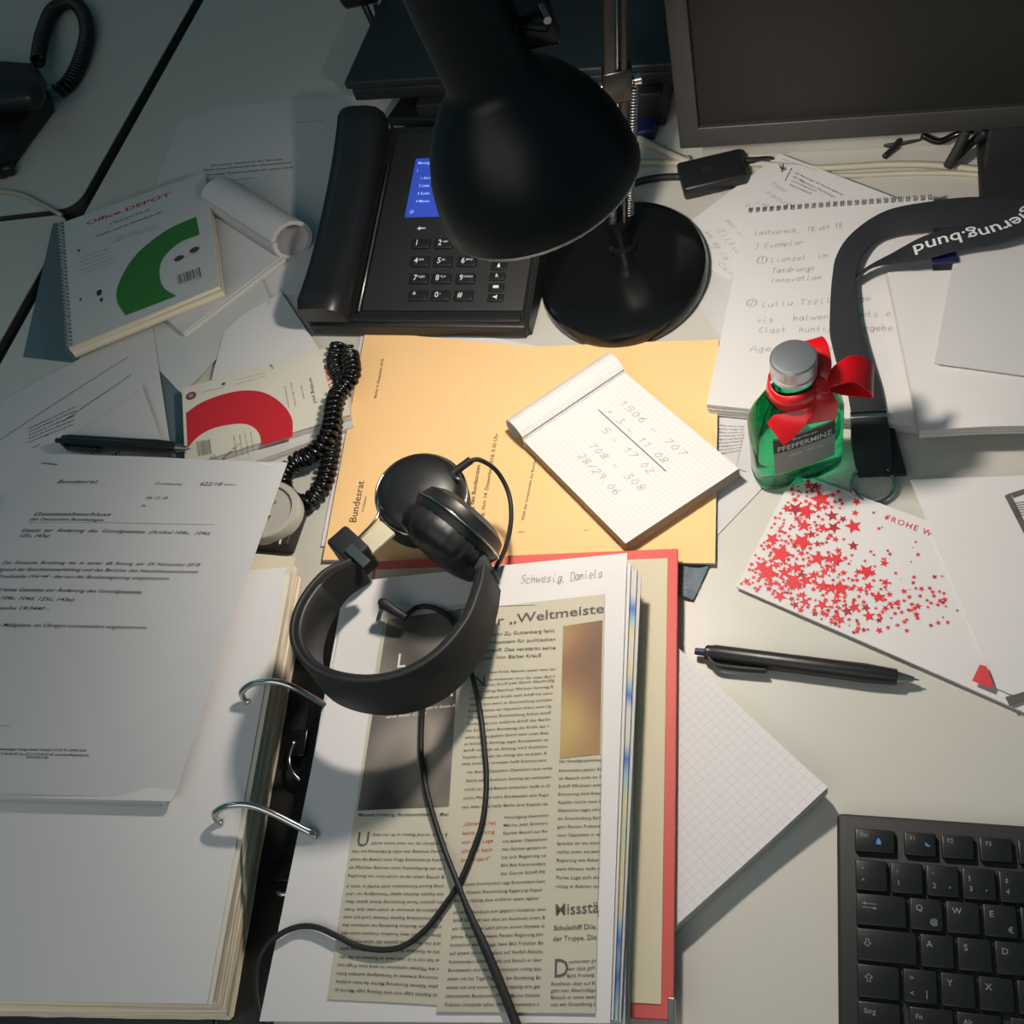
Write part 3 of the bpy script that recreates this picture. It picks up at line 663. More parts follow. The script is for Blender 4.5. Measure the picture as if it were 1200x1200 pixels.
arc_print(s, [(230, 254), (195, 270), (160, 298), (140, 330), (137, 352), (147, 370)], [(234, 275), (210, 285), (192, 302), (187, 320), (192, 337), (207, 347)], 'green_arc', MT['greenink'])
p = Print(s); p.up = .35
for (x, y, mm) in ((210, 303, 0), (228, 293, 0)):
    c = s.inv(x, y); p.poly([c+V((math.cos(k*.35)*5.4, math.sin(k*.35)*4.6)) for k in range(18)], True)
p.build('round_seals', mat('brown_seal_print', (88, 62, 66)))
def barcode(p, tl, tr, bl, n=22, seed=3):
    R = random.Random(seed); A, B_, C_ = p.sh.inv(*tl), p.sh.inv(*tr), p.sh.inv(*bl); x = 0
    while x < .97:
        w_ = R.choice((.015, .015, .03, .045)); a = A+(B_-A)*x; b_ = A+(B_-A)*min(1, x+w_); p.poly([a, b_, b_+(C_-A), a+(C_-A)], True); x += w_+R.choice((.02, .03, .045))
p = Print(s); barcode(p, (207, 323), (234, 313), (209, 334)); p.line((228, 329), (238, 324), .6); p.build('barcode', MT['ink'])
def spiral(s, side, n, r, wr, name, m, off=2.0):
    """twin-wire loops along an edge: side 'L' or 'T'"""
    t = s.t
    for i in range(n):
        f = (i+.5)/n; b = MB()
        for dd in (-.9, .9):
            pts = []
            for k in range(15):
                a = math.radians(-160+k*300/14)
                du = -math.cos(a)*r if side == 'L' else 0; dv = 0 if side == 'L' else math.cos(a)*r
                if side == 'L': q = s.map(off-r*.2+0, s.H*f+dd); q = q+(s.map(1, 0)-s.map(0, 0)).normalized()*(-(math.cos(a)*r)*.9)
                else: q = s.map(s.W*f+dd, s.H-off); q = q+(s.map(0, 1)-s.map(0, 0)).normalized()*(math.cos(a)*r*.9)
                q.z += -t/2+math.sin(a)*(t/2+2.4); pts.append(q)
            b.tube(pts, wr, 5, 1)
        b.build(name, m, s.ob, smooth=True)
spiral(s, 'L', 34, 5.2, .5, 'wire_loop', MT['steel'])
# letters at lower left
bend = lambda a, b: 2*math.sin(a*math.pi)
s = sheet_obj('printed_letter', 'printed letter with a long black rule, lying left of the black pen', 'paper', [(-130, 545, 5), (178, 377, 5), (205, 560, 5), (-60, 700, 5)], 260, 170, MT['paper2'], nx=8, ny=4, dz=lambda a, b: 3*math.sin(a*3.1))
p = Print(s); p.line((0, 516), (150, 418.5), .6)
for i in range(5): p.text(['Bundesministerium des Innern, für Bau', 'und Heimat Alt-Moabit 140 D-10557 Berlin', 'Postanschrift 11014 Berlin Telefon', 'Referat für Presse Öffentlichkeit', 'poststelle@bmi.bund.de Fax'][i], (34, 503+i*4), (90-i*1, 477+i*5.3), 1.8)
p.text('Herr Minister Dr. Referat für Öffentlichkeitsarbeit im Innern und Presse', (74, 495), (154, 440), 1.8)
p.text('Pressemitteilung', (38, 526), (47, 521), 1.5); p.build('printed_text', MT['ink'])
s = sheet_obj('printed_letter', 'blank folded white letter under the black pen', 'paper', [(60, 520, 9.5), (166, 452, 9.5), (200, 545, 9.5), (62, 600, 9.5)], 110, 120, MT['paper2'], nx=4, ny=4, dz=lambda a, b: 1.5*math.sin(a*3.1))
p = Print(s); p.line((91, 508), (164, 457), .25); p.text('anpr', (121, 541), (148, 527), 5, .02); p.text('##', (107, 533), (121, 524), 4); p.build('printed_text', MT['ink'])
s = sheet_obj('tan_envelope', 'yellowish tan paper cut off by the left edge, beside the law draft', 'envelope', [(-70, 500, 4), (8, 512, 4), (38, 545, 4), (-60, 640, 4)], 70, 80, MT['tan'])
s = sheet_obj('folded_sheet', 'torn-edged white sheet behind the red writing pad', 'paper', [(262, 388, 5), (328, 340, 5), (395, 440, 5), (240, 478, 5)], 110, 90, MT['paper'], nx=6, ny=3, dz=lambda a, b: 2*math.sin(a*5)*b)
# red writing pad
s = sheet_obj('writing_pad', 'small writing pad with a red arc on its cover', 'notepad', [(213, 455, 14), (402, 402, 14), (410, 486, 14), (217, 546, 14)], 150, 96, MT['cream'], t=7, edge=MT['edges_w'])
arc_print(s, [(218, 484), (240, 470), (275, 459), (305, 459), (328, 471), (342, 490), (343, 512)], [(220, 525), (232, 512), (250, 502), (275, 497), (292, 498), (303, 507), (307, 522)], 'red_arc', MT['redink'])
p = Print(s); p.text('writing pad', (362, 443), (368, 473), 3.2, .02)
p.text('bloc-notes', (352, 452), (356, 468), 1.6); p.text('bloc de notas', (340, 449), (346, 476), 1.6); p.text('Schreibblock liniert', (333, 452), (338, 478), 1.4)
p.text('FSC', (262, 540), (282, 520), 3); p.para((252, 532), (262, 545), (246, 536), 3, 1.2); p.para((298, 505), (302, 530), (272, 512), 4, 1.3)
barcode(p, (230, 518), (246, 515), (232, 535)); p.text('80', (315, 428), (319, 433), 2.5)
for (x, y) in ((262, 450),): c = s.inv(x, y); p.poly([c+V((math.cos(k*.5)*2, math.sin(k*.5)*2)) for k in range(13)], True)
for (x0, y0, x1, y1) in ((278, 446, 310, 437), (276, 451, 312, 441), (237, 460, 262, 454)): p.text('recycled paper qualité', (x0, y0), (x1, y1), 1.2)
p.build('cover_text', MT['inkgrey'])
p = Print(s); p.text('Office DEPOT', (379, 428), (391, 476), 4.5, .03); p.build('brand_print', MT['redink'])
p = Print(s); c = s.inv(224, 464); p.poly([c+V((math.cos(k*.35)*5, math.sin(k*.35)*5)) for k in range(18)], True); p.build('round_seal', mat('maroon_seal_print', (120, 60, 66)))
p = Print(s); c = s.inv(224, 464); p.up = .4; p.poly([c+V((math.cos(k*.35)*2.4, math.sin(k*.35)*2.4)) for k in range(18)], True); p.build('seal_center', MT['pale'])
s = sheet_obj('notepad', 'plain grey-white notepad block beneath the red writing pad', 'notepad', [(225, 470, 6.6), (395, 425, 6.6), (414, 500, 6.6), (230, 565, 6.6)], 150, 96, MT['recycled'], t=5.5, edge=MT['edges_w'])
# ------------------------------------------------------------------ pens
def pen(name, label, a, c, r=4.6, clip=1, tipl=14):
    a, c = V(a), V(c); ax = (c-a).normalized(); L = (c-a).length; t = thing(name, label, 'pen', (a+c)/2-V((0, 0, r)), 'ballpoint pens on the desk')
    b = MB(); b.lathe(a, ax, [(0, .1), (.3, 2.3), (6, 2.5), (7, 2.5)], 20); b.build('push_button', MT['navy'] if clip > 1 else MT['black'], t, auto=40)
    b = MB(); b.lathe(a+ax*7, ax, [(0, r*.7), (1, r*.86), (5, r*.9), (6, r), (L-38-tipl, r*1.02), (L-26-tipl, r*1.05), (L-7-tipl, r*.85), (L-7-tipl+.5, r*.7)], 28); b.build('barrel', MT['black'], t, auto=40)
    b = MB(); b.lathe(a+ax*(L-tipl-.5), ax, [(0, r*.68), (tipl*.75, r*.3), (tipl*.8, .8), (tipl, .4)], 20); b.build('tip', MT['steel'], t, auto=40)
    sd = ax.cross(V((0, 0, 1))).normalized()
    b = MB(); q = a+ax*9+sd*(r+1.2)*(1 if clip == 1 else 1)+V((0, 0, 1)); b.strip([a+ax*10+V((0, 0, 1))-(-sd)*r*.7, a+ax*16+sd*(r+2.4)+V((0, 0, .5)), a+ax*30+sd*(r+2.6), a+ax*48+sd*(r+1.6)], [ax.cross(sd)*2.6]*4, 1.6); b.build('clip', MT['black'], t, auto=40)
    return t, a, ax, L, r
pt, a, ax, L, r = pen('ballpoint_pen', 'black ballpoint pen on the letters below the green notebook', G(66, 516, 20), G(224, 526, 20), 6)
pt, a, ax, L, r = pen('ballpoint_pen', 'black ballpoint pen with blue button on the bare desk, below the star card', G(814, 763, 6.2), G(1078, 797, 6.2), 6.0, 2)
# ------------------------------------------------------------------ law draft, lower left
s = sheet_obj('law_document', 'stapled white printed law document on the left paper stack', 'document', [(33, 532, 60), (336, 541, 60), (203, 935, 60), (-165, 925, 60)], 210, 297, MT['paper2'], t=.5, nx=12, ny=12, dz=lambda a, b: 2.5*math.sin(b*3.1)+1.2*math.sin(a*5))
p = Print(s)
p.text('Bundesrat', (66, 566.5), (115, 566.5), 3.6, .02, .35, space=1.1); p.text('Drucksache', (181, 568), (213, 569), 2.6, 0, .35)
p.text('622/18', (233, 569), (260, 569.5), 3.6, .02, .35); p.text('(neu)', (262, 569), (276, 569), 2.2, .01, .35)
p.text('06.12.18', (170, 585), (196, 585.3), 2.8, .01, .35); p.text('Fz', (165, 594), (171, 594), 2.2, .01, .35)
p.text('Gesetzesbeschluss', (38, 604.5), (130, 605), 3.6, .02, .35); p.text('des Deutschen Bundestages', (34, 610), (122, 611), 2.8, .01, .35)
p.line((33, 612.5), (251, 615), .25)
p.text('Gesetz  zur  Änderung  des  Grundgesetzes  (Artikel 104c,  104d,', (24, 623.5), (246, 627), 3.4, .015, .35); p.text('125c, 143e)', (21, 629.5), (57, 630), 3.4, .015, .35)
it = .3
for tx, q0, q1, bo in (('Der  Deutsche  Bundestag  hat  in  seiner  68. Sitzung  am  29. November 2018', (2, 661.5), (234, 664), 0), ('aufgrund der Beschlussempfehlung und des Berichts des Haushaltsausschusses', (-8, 669.5), (232, 672), 0), ('- Drucksache 19/6144 - den von der Bundesregierung eingebrachten', (-8, 677.5), (198, 680), 0),
    ('Entwurf eines Gesetzes zur Änderung des Grundgesetzes', (-24, 693), (166, 696), .015), ('(Artikel 104c, 104d, 125c, 143e)', (-30, 702), (86, 705), .015), ('- Drucksache 19/3440 -', (-30, 714), (57, 715.5), .015),
    ('mit beiliegenden Maßgaben, im Übrigen unverändert angenommen.', (-52, 734.5), (172, 737.5), .004)): p.text(tx, q0, q1, 3.2, bo, it)
p.line((-10, 850), (12, 851), .3)
p.text('Vertrieb: Bundesanzeiger Verlag GmbH, Postfach 10 05 34, 50445 Köln', (-24, 879), (101, 881), 1.9, .01, .2); p.text('Telefon (02 21) 97 66 83 40, Fax (02 21) 97 66 83 44, www.betrifft-gesetze.de', (-26, 884.5), (104, 886.5), 1.9, .01, .2); p.text('ISSN 0720-2946', (30, 889), (56, 889.5), 1.9, .01, .2)
p.build('printed_text', MT['ink'])
b = MB(); b.tube([s.map(*s.inv(49, 543), .5), s.map(*s.inv(67, 545), .5)], .45, 6, 2); b.build('staple', MT['steel'], s.ob)
for k in range(3):
    q = sheet_obj('document_page', None, None, [(32-k, 535+k, 59-k*1.5), (334, 544+k, 59-k*1.5), (201-k*8, 939+k*2.5, 59-k*1.5), (-166, 930+k*2, 59-k*1.5)], 210, 297, MT['paper'] if k < 2 else MT['paper2'], t=.3, nx=6, ny=6, dz=lambda a, b, k=k: -k*1.2*(1-b), parent=s.ob)
# ------------------------------------------------------------------ ring binder
def build_binder():
    LT, LB = G(343, 657, 52), G(248, 1176, 52); RTL, RTR, RBR, RBL = G(410, 682, 50), G(735, 648, 50), G(715, 1199, 50), G(304, 1197, 50)
    C1, C2 = G(795, 645, 15), G(790, 1197, 15)
    ey = (LT-LB).normalized(); ey.z = 0; ex = V((ey.y, -ey.x, 0))
    t = thing('ring_binder', 'open red lever arch file with chrome rings, lying in the centre', 'binder', G(380, 1000, 0))
    ry = (C1-C2); ry.z = 0; Hc = ry.length; ry.normalize(); rx = V((ry.y, -ry.x, 0))
    # right cover (red board, cream lining), raised a little
    W1 = (C2-RBL).dot(rx)-6
    A = C2+V((0, 0, 3)); Bc = C1+V((0, 0, 3))
    b = MB(); b.box((A+Bc)/2-rx*W1/2-V((0, 0, 1.5)), rx*W1/2, ry*Hc/2, (0, 0, 1.5), bev=.8); b.build('cover', MT['red_board'], t, auto=40)
    b = MB(); b.box((A+Bc)/2-rx*(W1/2+2)+V((0, 0, .25))-ry*0, rx*(W1/2-5), ry*(Hc/2-8), (0, 0, .25)); b.build('cover_lining', MT['lining'], t)
    b = MB(); b.box(C2+V((0, 0, 4))+ry*3-rx*1, rx*2, ry*8, (0, 0, 3.5), bev=.5); b.build('metal_corner', MT['steel'], t)
    # spine, and left cover coloured black for the shadow below the left stack
    SL = (RTL+RBL)/2; SL.z = 0; mid = V((0, 0, 0))
    sc_ = (LT+LB)/2; sc_.z = 1.5
    b = MB(); b.box(sc_+ex*26-ey*6, ex*46, ey*Hc/2, (0, 0, 1.5), bev=.8); b.build('spine', MT['boardblack'], t, auto=40)
    b = MB(); b.box(sc_-ex*130-ey*6, ex*108, ey*Hc/2, (0, 0, 1.5), bev=.8); b.build('cover', MT['boardblack'], t, auto=40)['label'] = 'left cover under the pages, blackened to stand for their shadow'
    # mechanism
    c0 = sc_+ex*40+V((0, 0, 3))
    mt = MB(); mt.box(c0-ey*18, ex*17, ey*118, (0, 0, 2), bev=1); mo = mt.build('ring_mechanism', MT['black'], t, auto=40)
    q = G(330, 985, 8)
    for q_, a_, b_ in ((G(333, 1022, 9), 9, 7), (G(348, 872, 9), 8, 10)): mt = MB(); mt.box(q_, ex*a_, ey*b_, (0, 0, 3), bev=1.3); mt.build('spring_plate', MT['blackgloss'], mo, auto=40)
    mt = MB(); mt.tube([G(374, 980, 30), G(356, 1012, 12), G(345, 1042, 9), G(332, 1048, 10), G(325, 1046, 10)], 2, 8); mt.build('lever', MT['chrome'], mo, smooth=True)
    mt = MB(); mt.tube([G(345, 868, 12), G(339, 890, 12), G(343, 905, 12), G(352, 915, 10)], 1.4, 8); mt.build('wire_catch', MT['chrome'], mo, smooth=True)
    mt = MB(); mt.box(G(352, 960, 6), ex*5, ey*100, (0, 0, 2), bev=1); mt.build('clamp_bar', MT['black'], mo)
    # rings: out of the left page, over, down towards the right page
    for (tip, k1, k2, k3, end) in (((287, 821, 54), (284, 810, 61), (302, 800, 67), (338, 803, 66), (400, 838, 40)), ((256, 962, 54), (252, 953, 61), (270, 944, 67), (305, 947, 66), (370, 979, 52))):
        P1_, P2_, P3_, P4_, P5_ = [G(*q) for q in (tip, k1, k2, k3, end)]
        m = MB(); m.tube([G(tip[0]+6, tip[1]+1, 52.5), P1_+V((0, 0, -.5)), P2_, P3_, P4_, P5_], 2.2, 12, 8)
        m.tube([P5_, P5_+V((-6, -2, -20)), V((P5_.x-14, P5_.y-4, 8))], 1.9, 12, 6); m.build('ring', MT['chrome'], t, smooth=True)
    # the page stacks: things of their own
    def block(name, label, TL, TR, BR, BL, z0, top, mtop, me, sk=0, inset=0):
        s = Sheet([('w', *TL), ('w', *TR), ('w', *BR), ('w', *BL)], 1, 1, t=0); N = 14; K = 18; vs = []; fs = []; fm = []
        R = random.Random(5)
        per = [(i/N, 1) for i in range(N)]+[(1, 1-i/K) for i in range(K)]+[(1-i/N, 0) for i in range(N)]+[(0, i/K) for i in range(K)]
        L_ = 22; H = top-z0
        cen = s.map(.5, .5)
        for l in range(L_+1):
            jit = R.uniform(-1.6, 1.6)*sk; jx = R.uniform(-1.2, .4)*sk
            for (a, b_) in per:
                q = s.map(a, b_); dirx = (V((q.x, q.y, 0))-V((cen.x, cen.y, 0))).normalized(); w_ = R.uniform(-.25, .25)
                q = q+dirx*(w_*sk)+V((jx*(1 if a > .5 else -.3), jit*(1 if b_ in (0, 1) else 0), 0)) if l < L_ else q
                vs.append(V((q.x-(inset*(1-l/L_) if a > .9 else 0), q.y, z0+H*l/L_)))
        n = len(per)
        for l in range(L_):
            for i in range(n): fs.append((l*n+i, l*n+(i+1) % n, (l+1)*n+(i+1) % n, (l+1)*n+i)); fm.append(1)
        fs.append(tuple(range(n))); fm.append(0); fs.append(tuple(range(L_*n, L_*n+n))); fm.append(0)
        o = link(name, vs, fs, [mtop, me], None, None, False, fm); tag(o, label, 'paper stack'); return o
    LW = 214
    TL = LT-ex*LW; BL = LB-ex*LW
    block('paper_stack', 'thick stack of filed pages on the left side of the open binder', TL, LT, LB, BL, 3.2, 51, MT['cream'], MT['edges'], 1.2, 9)
    s = sheet_obj('top_page', 'plain white top page of the left stack, under the rings', 'paper', [('w', *(TL+V((0, 0, 0))-ey*8)), ('w', *(LT-ey*5-ex*4)), ('w', *(LB-ex*3)), ('w', *(BL))], 210, 297, MT['paper'], t=.7, nx=4, ny=4)
    s = sheet_obj('divider_sheet', 'tan cardboard divider sticking out above the top page of the left stack', 'divider', [(200, 640, 51.6), (347, 653, 51.4), (342, 672, 51.3), (195, 660, 51.4)], 60, 14, MT['lining'], t=.3)
    # right stack
    ins = .6
    block('paper_stack', 'stack of filed pages on the right side of the open binder', RTL+V((4, -4, 0)), RTR+V((3, -4, 0)), RBR+V((6, 2, 0)), RBL+V((2, 2, 0)), 18.4, 38, MT['paper2'], MT['edges_w'], 1.6)
    for k, (dx, z, m, lab, nm) in enumerate(((5, 41, MT['paper2'], 'white page fourth from top, in the right stack of the binder', 'paper_sheet'), (9, 43, MT['paper2'], 'white page third from top, in the right stack of the binder', 'paper_sheet'), (6.5, 45.5, None, 'partly blue and yellow brochure edge between the pages of the right stack', 'brochure'), (2.5, 48, MT['paper'], 'white page second from top, in the right stack of the binder', 'paper_sheet'))):
        if m is None:
            m = photo_mat('brochure_print', [(.40, (196, 192, 186)), (.45, (70, 110, 180)), (.50, (150, 180, 190)), (.54, (200, 190, 140)), (.60, (196, 192, 186)), (.66, (176, 120, 90)), (.72, (90, 88, 90))], 9)
        sheet_obj(nm, lab, 'brochure' if nm == 'brochure' else 'paper', [('w', RTL.x+dx-7, RTL.y-5, z), ('w', RTR.x+dx, RTR.y-6-dx*.6, z), ('w', RBR.x+dx*.5, RBR.y+2, z), ('w', RBL.x+3, RBL.y+2, z)], 210, 297, m, t=1.7, nx=4, ny=6, group=None if nm == 'brochure' else 'loose pages on the right binder stack')
    s = sheet_obj('mounting_sheet', 'white sheet with a handwritten name and pasted newspaper articles', 'paper', [('w', *RTL), ('w', *RTR), ('w', *RBR), ('w', *RBL)], 210, 297, MT['paper'], t=.4, nx=6, ny=8, dz=lambda a, b: .6*math.sin(a*3.14))
    h = Hand(s); h.write('Schwesig,', (609, 684), (665, 681), 6.5, .42, seed=2); h.write('Daniela', (668, 681), (706, 676), 6.5, .42, seed=5); h.build('handwriting', MT['pencil'])
    return t, s
bt, top = build_binder()
def local_corner(s, pxs, up): return [('w', *(s.map(*s.inv(x, y), up))) for x, y in pxs]
c1 = sheet_obj('newspaper_clipping', 'left newspaper clipping with dark portrait photo and upside-down text below', 'newspaper clipping', local_corner(top, [(450, 722), (556, 706), (516, 1178), (384, 1171)], .7), 75, 262, MT['news'], t=.2, group='newspaper clippings pasted on the white sheet')
p = Print(c1); p.poly([(454, 726), (552, 712), (534, 945), (419, 950)]); p.build('portrait_photo', MT['photo_dark'])
p = Print(c1); p.up = .4; p.text('L', (464, 783), h=11, bold=0); p.text('n', (520, 817), h=11); p.text('gut Ursula von der Leyen in ihrem Amt', (450, 836), (540, 828), 2.2); p.text('und dem Chef', (452, 842), (500, 838), 2.2); p.build('headline', MT['white'])
p = Print(c1); p.up = .3; p.text('Manuela Schwesig, Bundesvorsitzende  Merkel', (419, 957), (533, 956), 2.2, .01, .3)
p.text('U', (417, 992), h=9.5, bold=.0); p.para((437, 972), (531, 972), (435, 992), 2, 1.9, seed=3); p.para((413, 992), (529, 992), (407, 1030), 4, 1.9, seed=4)
p.para((515, 1173), (392, 1166), (523, 1035), 14, 1.9, seed=5); p.build('article_text', MT['inkgrey'])
c2 = sheet_obj('newspaper_clipping', 'right newspaper clipping with a large headline and brown photo', 'newspaper clipping', local_corner(top, [(541, 716), (709, 697), (698, 1188), (512, 1186)], 1.1), 106, 266, MT['news'], t=.2, group='newspaper clippings pasted on the white sheet')
p = Print(c2); p.up = .3
p.text('Der „Weltmeiste', (556, 736), (708, 718), 7.2, .012); p.line((575, 711), (627, 709), .3)
for i, (tx, x0, y0, x1, y1, bo) in enumerate((('Bundeswehr Zu Guttenberg fehlt', 553, 747, 650, 741, 0), ('ein Warnsystem für politischen', 553, 756, 651, 751, 0), ('Sprengstoff. Das verstärkt seine', 553, 765, 651, 761, 0), ('Defizite.  Von Bärbel Krauß', 553, 774, 634, 770, 0))): p.text(tx, (x0, y0), (x1, y1), 2.7, bo)
p.text('N', (555, 805), h=8); p.para((574, 783), (652, 779), (572, 800), 2, 1.9, seed=11); p.para((553, 800), (650, 793), (541, 899), 13, 1.9, seed=12)
p.para((548, 899), (648, 894), (541, 950), 5, 1.9, seed=13)
p.para((591, 953), (643, 950), (586, 1028), 8, 1.9, seed=14); p.para((541, 1031), (641, 1027), (531, 1060), 3, 1.9, seed=15); p.para((532, 1064), (640, 1060), (521, 1182), 12, 1.9, seed=16)
p.text('Der Verteidigungsminister', (655, 894), (706, 892), 1.9, 0, .2)
p.para((655, 898), (705, 896), (651, 1043), 15, 1.9, seed=17)
p.text('Missstä', (650, 1073), (702, 1069), 6.6, -.004); p.text('Schulschiff', (649, 1090), (682, 1089), 2.6, .03); p.text('Die', (684, 1089), (698, 1088.5), 2.8); p.text('der Truppe. Die', (648, 1103), (699, 1101), 2.8)
p.text('D', (648, 1145), h=10); p.para((667, 1123), (699, 1121), (664, 1148), 3, 1.9, seed=18); p.para((646, 1149), (698, 1148), (645, 1181), 4, 1.9, seed=19)
p.build('article_text', MT['inkgrey'])
p = Print(c2); p.up = .3
for i, tx in enumerate(('„Otremba hat', 'keine Ahnung', 'von der Lage', 'und ist bald', 'befördert"')): p.text(tx, (542-i*.5, 968+i*10.5), (581-i*1.5, 966+i*10.5), 2.4)
p.build('pull_quote', MT['rust'])
p = Print(c2); p.up = .3; p.poly([(660, 734), (706, 727), (703, 884), (656, 889)]); p.build('press_photo', MT['photo_warm'])
# ------------------------------------------------------------------ orange booklet, papers under it
s = sheet_obj('document_sheet', 'white sheets sticking out above the orange booklet, near the lamp base', 'paper', [(504, 382, .8), (665, 412, .8), (700, 600, .8), (480, 560, .8)], 150, 150, MT['paper'], t=.6)
s = sheet_obj('document_sheet', 'white sheet showing along the left edge of the orange booklet', 'paper', [(423, 392, 1.8), (700, 420, 1.8), (700, 640, 1.8), (376, 640, 1.8)], 210, 200, MT['paper'], t=.6)
s = sheet_obj('booklet', 'orange-yellow parliamentary agenda booklet under the headphones and notepad', 'booklet', [(428, 388, 5), (842, 398, 5), (838, 660, 5), (378, 656, 5)], 297, 210, MT['yellow'], t=2.2, nx=16, ny=8, dz=lambda a, b: -1.2*math.exp(-((a-.5)/.12)**2)*b, edge=MT['edges_w'], warp=lambda a, b: (a, b*(1-.055*(1-abs(a-.5)*2))))
p = Print(s)
p.text('Bundesrat', (417, 613), (427, 564), 6, 0); p.text('Drucksachen', (426, 600), (430, 582), 2)
p.text('Berlin, 4. Dezember 2018', (441, 467), (450, 421), 2.3, .01)
p.text('972. Sitzung des Bundesrates', (549, 630), (563, 545), 3.4, .012); p.text('Freitag, dem 14. Dezember 2018, 9.30 Uhr', (564, 620), (584, 508), 3)
p.text('Wahl des Vorsitzenden des Bundesrates', (614, 610), (630, 530), 2.2, .005); p.line((607, 624), (614, 623), .4); p.line((684, 622), (690, 621), .4)
p.build('printed_text', MT['ink'])
# squared notepad with rolled page
s = sheet_obj('notepad', 'squared notepad with pencilled numbers, lying on the orange booklet', 'notepad', [(732, 436, 17), (866, 549, 17), (733, 637, 17), (613, 516, 17)], 140, 105, MT['gridw'], t=10, edge=mat('pad_side_edges', (160, 144, 132), .9), nx=1, ny=1)
padS = s
h = Hand(s)
for i, (tx, x0, y0, x1, y1) in enumerate((('1506 - 707', 724, 468, 800, 532), ('+ 3 - 11 08', 709, 478, 778, 540), ('5 - 17 02', 704, 500, 762, 552), ('708 - 308', 688, 518, 752, 572), ('28/29.06', 676, 530, 722, 577))): h.write(tx, (x0, y0+4), (x1, y1+4), 5.5, .35, seed=i, wob=.25)
h.poly([h.sh.inv(701, 481), h.sh.inv(702, 480), h.sh.inv(781, 552), h.sh.inv(780, 553)], True)
h.build('handwriting', MT['pencil'])
roll(s, 'left', 13.5, 11, -2.5, 'rolled_pages', MT['gridw'], 1.6)
# ------------------------------------------------------------------ squared pad under the binder at right
K_ = G(970, 926, 12); d1 = G(800, 764, 12)-K_; d1.normalize(); d2 = G(803, 1075, 12)-K_; d2.normalize()
sheet_obj('squared_pad', 'loose squared pad with one corner showing, right of the red binder', 'notepad', [('w', *(K_+d1*165)), ('w', *K_), ('w', *(K_+d2*190)), ('w', *(K_+d1*165+d2*190))], 165, 190, MT['grid'], t=11.5, nx=8, ny=8, dz=lambda a, b: 5*max(0, (a+b-1.5)*2)**2, edge=MT['edges_w'])
